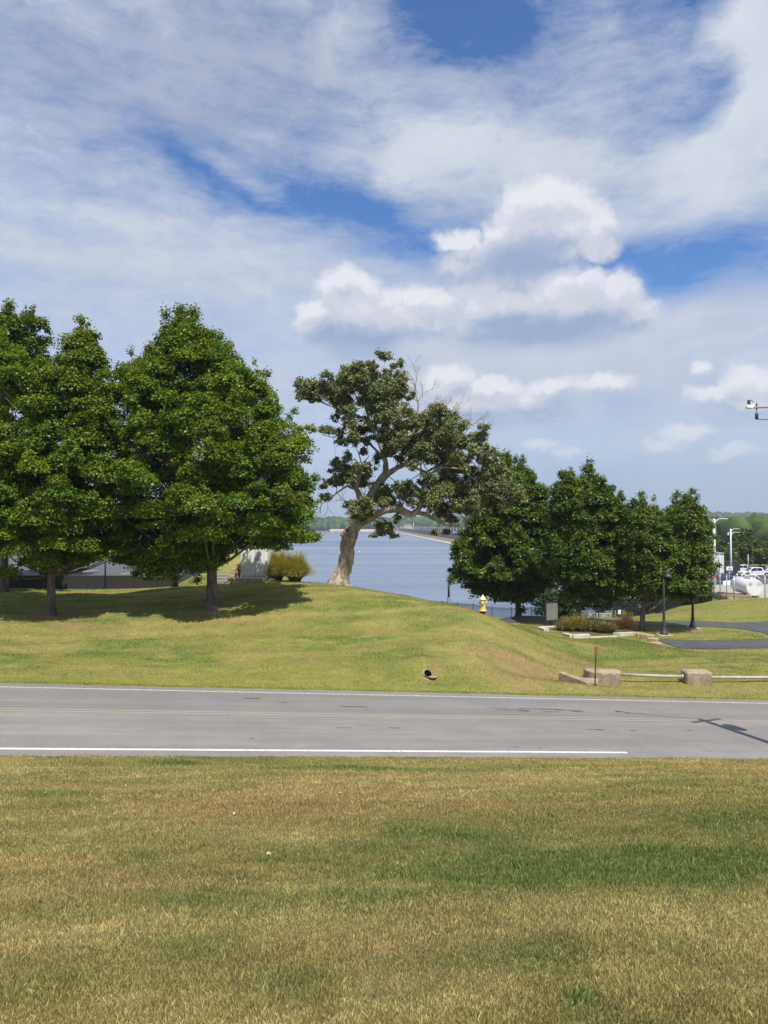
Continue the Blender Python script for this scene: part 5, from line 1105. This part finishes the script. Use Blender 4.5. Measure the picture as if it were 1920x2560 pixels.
for f in (.05, .5, .75): p = tk0.lerp(tk1, f); mb.lathe([(.09, 0), (.09, .25), (.13, .26), (.13, .32), (.05, .34)], p + Vector((0, 0, tr - .05)), 12)
mb.build('fittings', M_tank, o).matrix_parent_inverse = inv
mb = MB()
for q in range(2): p = tk0.lerp(tk1, .3 + .4 * q); mb.box((p.x - .75, p.y, -1.68), (.35, 2.2, .2), rz=R(-6))
# blocks beneath: tan timbers
for i, (x, y, l, rz_) in enumerate(((37.6, 78.9, 2.8, -38), (42.3, 79.4, 2.0, 8), (38.2, 81.6, 3.6, -66))):
    q = thing('timber_beam', ('long tan timber lying on the pad left of the tank', 'short tan timber lying to the right of the round tank end', 'tan timber lying lengthwise beside the tank shell')[i], 'timber', (x, y, -1.78), R(rz_)); mb = MB(); mb.box((0, 0, .16), (l, .3, .32), bev=.02); mb.build('beam', M_block, q)
M_wire = pbr('chain_link_wire', (.30, .31, .32), .5, .3)
yp = [Vector((38.5, 88)), Vector((37.2, 82)), Vector((35.95, 76.1)), Vector((39.7, 77.2)), Vector((46.5, 79.0)), Vector((51.5, 80.6))]
o = thing('wire_fence', 'grey chain link fence with steel posts around the fuel tank', 'fence', (35.95, 76.1, -1.78)); inv = Matrix.Translation(-o.location)
pp_ = [yp[0], yp[0].lerp(yp[1], .5), yp[1], yp[1].lerp(yp[2], .5), yp[2], yp[3], yp[3].lerp(yp[4], .5), yp[4], yp[5]]
for i, p in enumerate(pp_): mb = MB(); mb.tube([(p.x, p.y, -2.0), (p.x, p.y, .75)], .075 if i == 4 else .05, 8); mb.build('post', M_galv, o).matrix_parent_inverse = inv
for a, b_ in zip(pp_[:-1], pp_[1:]):
    mb = MB(); d = (b_ - a); L = d.length
    for z in (.62, -1.7): mb.tube([(a.x, a.y, z), (b_.x, b_.y, z)], .022, 6)
    k = int(L / .45)
    for i in range(-5, k + 1):                         # open diamond mesh
        for s_ in (1, -1):
            u0, u1 = i * .45, i * .45 + 2.3
            z0_, z1_ = (-1.7, .6) if s_ > 0 else (.6, -1.7)
            f0, f1 = max(0, -u0 / 2.3), min(1, (L - u0) / 2.3)
            if f1 - f0 > .05: q0 = a + d * ((u0 + f0 * 2.3) / L); q1 = a + d * ((u0 + f1 * 2.3) / L); mb.tube([(q0.x, q0.y, z0_ + (z1_ - z0_) * f0), (q1.x, q1.y, z0_ + (z1_ - z0_) * f1)], .0022, 3, False)
    mb.build('mesh_panel', M_wire, o).matrix_parent_inverse = inv

# ------------------------------------------------------------------ white building, poles, sign, bollards in the far yard
def wx(px, D): return (px - 960) / F * D
bx = wx(1795, 135); zb = hz1(bx, 137); o = thing('white_building', 'small plain white flat-roofed building behind the left pale light pole', 'building', (wx(1782, 135), 138, zb), R(-6))
zt = at(1795, 1384, 135).z - zb; Wb = 4.4; M_panel = pbr('white_wall_panels', (.74, .74, .70), .6, var=(.66, .66, .62), vs=1)
mb = MB(); mb.box((-1.5, 0, zt / 2), (Wb + 3, 6, zt)); mb.build('wall', M_panel, o)
mb = MB(); mb.box((-1.5, 0, zt + .08), (Wb + 3.3, 6.3, .16)); mb.build('roof', M_galv, o)
mb = MB(); mb.box((.7, -3.02, 2.1), (.75, .06, .95)); mb.build('window', M_glass, o)
mb = MB()
for i in range(8): mb.box((-4.8 + i * .95, -3.01, zt / 2), (.02, .03, zt - .1))
mb.build('panel_seam', M_galv, o)
mb = MB(); mb.tube([(1.35, -3.1, 0), (1.35, -3.1, zt)], .06, 8); mb.build('downpipe', M_galv, o)
o = thing('storage_shed', 'dark open shed or container between the white building and the tree', 'shed', (wx(1826, 150), 152, hz1(wx(1826, 150), 152)))
mb = MB(); mb.box((0, 0, 1.5), (4.6, 2.5, 3.0), bev=.05); mb.build('wall', M_wallshade_shed, o); mb = MB(); mb.box((.3, -1.3, 1.3), (1.4, .1, 2.2)); mb.build('door', M_dark, o)
def light_pole(px, D, ytop, label, arms, r=.16, whip=False):
    x = wx(px, D); z = hz1(x, D); o = thing('light_pole', label, 'light pole', (x, D, z), 0, 'pale light poles around the marina yard'); h = at(px, ytop, D).z - z
    mb = MB(); mb.tube([(0, 0, 0), (0, 0, h * .5), (0, 0, h)], [r, r * .85, r * .65], 12); mb.build('pole', M_polew, o)
    mb = MB(); mb.box((0, 0, .15), (.7, .7, .3), bev=.05); mb.build('footing', M_conc, o)
    for s_, dz in arms:
        mb = MB(); mb.tube([(0, 0, h + dz - .45), (s_ * .25, 0, h + dz - .25), (s_ * .6, 0, h + dz - .05)], .06, 8); mb.build('arm', M_polew, o)
        mb = MB(); mb.box((s_ * 1.15, 0, h + dz), (1.2, .35, .09), bev=.03); mb.build('lamp_head', M_polew, o)
    if whip: mb = MB(); mb.tube([(0, 0, h), (0, 0, h + 1.2)], .02, 6); mb.build('aerial', M_galv, o)
M_polew = pbr('pale_pole_paint', (.66, .69, .70), .5, var=(.6, .62, .63))
light_pole(1785, 95, 1297, 'thick pale light pole with two opposite arms in front of the white building', [(-1, 0), (1, 0)], .22, True)
light_pole(1826.5, 145, 1322, 'pale light pole with two stacked arms pointing right, right of the white building', [(1, -.0), (1, -.7)], .2)
light_pole(1820, 240, 1331, 'farthest, shortest-looking pale light pole with one arm', [(1, 0)], .2)
x = wx(1869.5, 128); o = thing('metal_pole', 'thin grey pole without arms in front of the nearer white pickup', 'pole', (x, 128, hz1(x, 128))); mb = MB(); mb.tube([(0, 0, 0), (0, 0, at(0, 1386, 128).z - o.location.z)], .07, 8); mb.build('pole', M_galv, o)
mb = MB(); mb.lathe([(.2, 0), (.2, .06), (.08, .1)], n=12); mb.build('base_plate', M_galv, o)
x = wx(1822, 100); zz = hz1(x, 100); o = thing('yard_sign', 'white sign with violet strip on a thin post left of the tank', 'sign', (x, 100, zz)); zc = at(0, 1422, 100).z - zz
mb = MB(); mb.tube([(0, 0, 0), (0, 0, zc)], .05, 8); mb.build('post', M_galv, o); mb = MB(); mb.box((0, -.08, zc), (.86, .04, .62), bev=.01); pn = mb.build('panel', M_white, o)
M_violet = pbr('violet_print', (.22, .18, .50), .6); mb = MB(); mb.box((0, -.105, zc - .22), (.80, .012, .14)); mb.build('violet_strip', M_violet, pn)
mb = MB(); mb.prism([(-.18, zc - .05), (.30, zc - .05), (.36, zc + .06), (.2, zc + .08), (.1, zc + .2), (-.1, zc + .2), (-.2, zc + .06)], -.112, -.102); mb.build('picture', M_galv, pn)
for i, (px, py, D) in enumerate(((1819, 1436, 122), (1826, 1434, 122), (1841, 1436, 124), (1863, 1438, 122))):
    x = wx(px, D); z = hz1(x, D); o = thing('bollard', ('cream bollard just right of the red car', 'cream bollard directly behind the foot of the second light pole', 'cream bollard midway between the sign and the pickup', 'cream bollard by the front wheel of the nearer pickup')[i], 'bollard', (x, D, z), 0, 'cream bollards along the yard')
    mb = MB(); mb.lathe([(.16, 0), (.16, 1.25), (.12, 1.33), (.03, 1.37)], n=14); mb.build('post', M_cream, o); mb = MB(); mb.lathe([(.165, .55), (.165, .75)], n=14); mb.build('band', M_dark, o)

# ------------------------------------------------------------------ vehicles
def wheels(root, xs, half, r, w_=.26):
    for x in xs:
        for s_ in (-1, 1):
            Mx = Matrix.Rotation(math.pi / 2, 4, 'X'); mb = MB(); mb.lathe([(r * .62, -w_ / 2), (r * .93, -w_ / 2), (r, -w_ / 2 + .04), (r, w_ / 2 - .04), (r * .93, w_ / 2), (r * .62, w_ / 2)], (x, s_ * half, r), 24, Mx); wh = mb.build('wheel', M_rubber, root)
            mb = MB(); mb.lathe([(.03, -w_ / 2 - .012), (r * .58, -w_ / 2 + .0), (r * .62, -w_ / 2 + .03), (r * .62, w_ / 2 - .03), (r * .58, w_ / 2), (.03, w_ / 2 + .012)], (x, s_ * half, r), 16, Mx); mb.build('rim', M_galv, wh)
def loft(secs, ys):
    """secs: profiles (x,z) each same length; ys: side offset for each section -> closed body"""
    mb = MB(); n = len(secs[0]); vs = [(x, y, z) for s_, y in zip(secs, ys) for x, z in s_]
    mb.add(vs, [(i*n+j, i*n+(j+1) % n, (i+1)*n+(j+1) % n, (i+1)*n+j) for i in range(len(secs) - 1) for j in range(n)] + [tuple(range(n))[::-1], tuple((len(secs)-1)*n + j for j in range(n))]); return mb
def arch(cx, r, z0, n=8): return [(cx + r * math.cos(math.pi * (1 - i / n)), z0 + r * math.sin(math.pi * i / n)) for i in range(n + 1)]
def pickup(label, loc, rz, m, group='white pickups parked in the marina yard'):
    """front towards -x"""
    o = thing('pickup_truck', label, 'pickup truck', loc, rz, group)
    low = [(-2.9, .55), (-2.86, .98), (-2.6, 1.12), (-1.5, 1.2), (2.88, 1.22), (2.95, .62), (2.45, .5)] + arch(1.85, .52, .45)[::-1] + [(1.2, .42), (-1.3, .42)] + arch(-1.9, .52, .45)[::-1] + [(-2.5, .45)]
    ins = [(x * .985, .42 + (z - .42) * .97) for x, z in low]
    loft([ins, low, low, ins], [-1.0, -.93, .93, 1.0]).build('body', m, o)
    cab = [(-1.55, 1.19), (-.75, 1.86), (-.5, 1.92), (1.0, 1.9), (1.25, 1.8), (1.42, 1.21)]; cabi = [(x * .93, z - .03 if z > 1.3 else z) for x, z in cab]
    loft([cabi, cab, cab, cabi], [-.80, -.70, .70, .80]).build('cab', m, o)
    for s_ in (-1, 1):
        for q in ([(-1.2, 1.24), (-.72, 1.74), (.0, 1.78), (.02, 1.24)], [(.12, 1.24), (.12, 1.78), (.92, 1.76), (1.12, 1.24)]):
            mb = MB(); mb.prism(q, s_ * .79, s_ * .835); mb.build('side_window', M_glass, o)
        mb = MB(); mb.box((-1.0, s_ * 1.08, 1.3), (.14, .22, .2), bev=.03); mb.build('mirror', M_black, o)
        for x in (-.05, .95): mb = MB(); mb.box((x, s_ * 1.01, 1.02), (.18, .03, .05)); mb.build('door_handle', M_galv, o)
        mb = MB(); mb.box((2.9, s_ * .86, .98), (.12, .22, .36), bev=.02); mb.build('tail_light', M_carred, o)
        mb = MB(); mb.box((-2.84, s_ * .78, .93), (.12, .34, .16), bev=.02); mb.build('headlight', M_galv, o)
    mb = MB(); mb.add([(-1.50, -.68, 1.25), (-1.50, .68, 1.25), (-.80, .62, 1.86), (-.80, -.62, 1.86)], [(0, 1, 2, 3)]); mb.build('windscreen', M_glass, o)
    mb = MB(); mb.box((2.15, 0, 1.19), (1.4, 1.6, .08)); mb.build('bed', M_black, o)
    mb = MB(); mb.box((3.02, 0, .62), (.18, 1.8, .2), bev=.03); mb.box((-2.95, 0, .6), (.16, 1.8, .22), bev=.03); mb.build('bumper', M_galv, o)
    wheels(o, (-1.9, 1.85), .88, .41); return o
def car(label, loc, rz, m, name='car', suv=True, group=None):
    o = thing(name, label, 'car', loc, rz, group); H_ = 1.68 if suv else 1.42
    low = [(-2.25, .45), (-2.22, .75), (-2.0, .92), (-1.1, 1.02), (2.15, 1.04), (2.25, .85), (2.22, .42), (1.8, .34)] + arch(1.35, .42, .35)[::-1] + [(.8, .3), (-.9, .3)] + arch(-1.4, .42, .35)[::-1] + [(-1.95, .36)]
    ins = [(x * .98, .36 + (z - .36) * .95) for x, z in low]; loft([ins, low, low, ins], [-.90, -.82, .82, .90]).build('body', m, o)
    cab = [(-1.15, 1.0), (-.45, H_ - .08), (-.2, H_), (1.4, H_ - .02), (1.8, H_ - .2), (2.1, 1.03)] if suv else [(-.95, 1.0), (-.2, H_ - .04), (.1, H_), (.9, H_ - .02), (1.2, H_ - .1), (1.85, 1.03)]
    cabi = [(x * .92, z - .04 if z > 1.1 else z) for x, z in cab]; loft([cabi, cab, cab, cabi], [-.72, -.6, .6, .72]).build('cabin', M_glass if not suv else m, o)
    for s_ in (-1, 1):
        for q in ([(-.95, 1.06), (-.42, H_ - .16), (.3, H_ - .12), (.3, 1.06)], [(.4, 1.06), (.4, H_ - .12), (1.35, H_ - .14), (1.7, 1.06)]):
            mb = MB(); mb.prism(q, s_ * .70, s_ * .755); mb.build('side_window', M_glass, o)
        mb = MB(); mb.box((2.2, s_ * .7, .85), (.1, .3, .16), bev=.02); mb.build('tail_light', M_carred, o)
        mb = MB(); mb.box((-2.18, s_ * .66, .74), (.12, .34, .14), bev=.02); mb.build('headlight', M_galv, o)
    mb = MB(); mb.add([(2.13, -.6, 1.08), (2.13, .6, 1.08), (1.86, .52, H_ - .22), (1.86, -.52, H_ - .22)] if suv else [(1.8, -.6, 1.08), (1.8, .6, 1.08), (1.24, .5, H_ - .12), (1.24, -.5, H_ - .12)], [(0, 1, 2, 3)]); mb.build('rear_window', M_glass, o)
    wheels(o, (-1.4, 1.35), .78, .34, .22); return o
def place(px, D, dz=.1): x = wx(px, D); return (x, D, hz1(x, D) + dz)
pickup('silver-white crew cab pickup seen from its left side above the fuel tank', place(1885, 141), R(3), M_carwhite)
pickup('white pickup at the frame edge, parked behind the silver-white one', place(1925, 150), R(4), M_carwhite)
pickup('white pickup or flatbed mostly hidden behind the front of the silver-white pickup', place(1851, 163), R(2), M_carwhite)
car('red car seen between the white building and the yard sign', place(1808, 122), R(5), M_carred, suv=False)
car('dark blue car behind the tank yard fence, left of the sign post', place(1800, 104), R(35), M_cardark)
car('second dark car parked behind the white van, left of the tank', place(1812, 112), R(20), M_cardark)
car('white car behind the wire fence, between the sign post and the tank', place(1822, 98), R(60), M_carwhite)

# ------------------------------------------------------------------ instrument pole beside the road (mostly outside the frame: its arm and its shadow show)
ub = Vector((13.2, 20.5, hz1(13.2, 20.5))); o = thing('utility_pole', 'instrument arm with small camera and sensor reaching in from the right edge against the sky', 'utility pole', ub)
mb = MB(); mb.tube([(0, 0, -.2), (0, 0, 9.95)], [.19, .14], 14); mb.build('pole', M_brownbark, o)
tip = at(1874, 1019, 21.0) - ub; M_arm = pbr('grey_arm_metal', (.50, .50, .48), .5)
mb = MB(); mb.tube([(0, 0, tip.z + .02), tip + Vector((.12, 0, 0))], .028, 10); mb.build('arm', M_arm, o)
mb = MB(); mb.tube([tip + Vector((.10, -.02, .0)), tip + Vector((.10, -.02, .12))], .02, 6); mb.box(tip + Vector((.0, 0, .01)), (.20, .14, .09), bev=.02); mb.build('camera_housing', M_white, o)
mb = MB(); mb.tube([tip + Vector((0, 0, .05)), tip + Vector((-.02, 0, .15)), tip + Vector((.03, 0, .22)), tip + Vector((.10, 0, .17)), tip + Vector((.13, 0, .07))], .011, 6); mb.box(tip + Vector((-.02, 0, .16)), (.07, .07, .11), bev=.01); mb.build('sensor', M_dark, o)
mb = MB(); mb.lathe([(.018, -.34), (.045, -.33), (.045, -.17), (.022, -.15), (.022, .12)], tip + Vector((.20, 0, 0)), 12); mb.build('anemometer', M_cardark, o)
mb = MB(); mb.tube([tip + Vector((.20, 0, -.33)), tip + Vector((.5, 0, -.34)), tip + Vector((.8, .02, -.5)), tip + Vector((1.2, .05, -1.1)), (-.15, .0, tip.z - 1.3)], .012, 6); mb.build('cable', M_dark, o)
mb = MB(); mb.box((.1, 0, 9.75), (1.6, .1, .12), rz=R(30)); mb.build('crossarm', M_brownbark, o)
mb = MB(); mb.lathe([(.25, 0), (.25, .7), (.2, .8)], (.35, .2, 7.6), 14); mb.build('transformer', M_galv, o)

# ------------------------------------------------------------------ lawns
for ln in ((lambda X, Y: ((X - kb.x) ** 2 + (Y - kb.y) ** 2 < .5)),): BARE.append(ln)
BARE.append(lambda X, Y: (X > 34) & (Y > 76.5))
blades('near_lawn_grass', 'dry tan and green mown grass sloping down to the road', 3.0, 23.5, 1450000, 'near', .66, 1, wmul=.85)
blades('far_lawn_grass', 'yellow-green mown grass on the mound beyond the road', 23.5, 76, 640000, 'far', .62, 2, wmul=.8)
rng = np.random.default_rng(9); n = 520
D = np.r_[8 * (23 / 8) ** rng.random(16), 26 * (44 / 26.) ** rng.random(n - 16)]; u = (rng.random(n) * 2 - 1) * .6; X = u * D; s_, t_ = road_st(X, D); k = (t_ < EDGE0 - .3) | ((t_ > EDGE1 + .4) & (X < 16)); X, D = X[k], D[k]
V = leaf_quads(np.stack([X, D, height(X, D) + .05], -1), rng.normal(size=(len(X), 3)) * .35 + np.array((0, -.3, 1)), .055, rng, .7)
M_litter = leafmat('fallen_leaf_skin', .1, .5, .05); lo_ = link('fallen_leaves', np_mesh('fallen_leaves', V, 4, np.repeat(np.array((.50, .42, .24)) * rng.uniform(.4, 1.3, (len(X), 1)), 4, 0)), M_litter); tag(lo_, 'pale fallen leaves scattered over the lawns', 'leaves', kind='stuff')

# ------------------------------------------------------------------ thin air: far things fade towards blue
mb = MB(); mb.box((200, 1700, 45), (5600, 3900, 130)); hz_o = mb.build('haze', None); hz_o.data.materials.clear()
M_haze = bpy.data.materials.new('haze_air'); M_haze.use_nodes = True; t = NT(M_haze.node_tree); M_haze.node_tree.nodes.clear()
pv = t.n('ShaderNodeVolumePrincipled'); pv.inputs['Color'].default_value = (.72, .84, 1.0, 1); pv.inputs['Density'].default_value = .00021; pv.inputs['Anisotropy'].default_value = .2
t.lk(pv.outputs[0], t.n('ShaderNodeOutputMaterial').inputs['Volume']); hz_o.data.materials.append(M_haze); tag(hz_o, 'thin bluish haze over the lake and far hills', 'haze', kind='stuff')
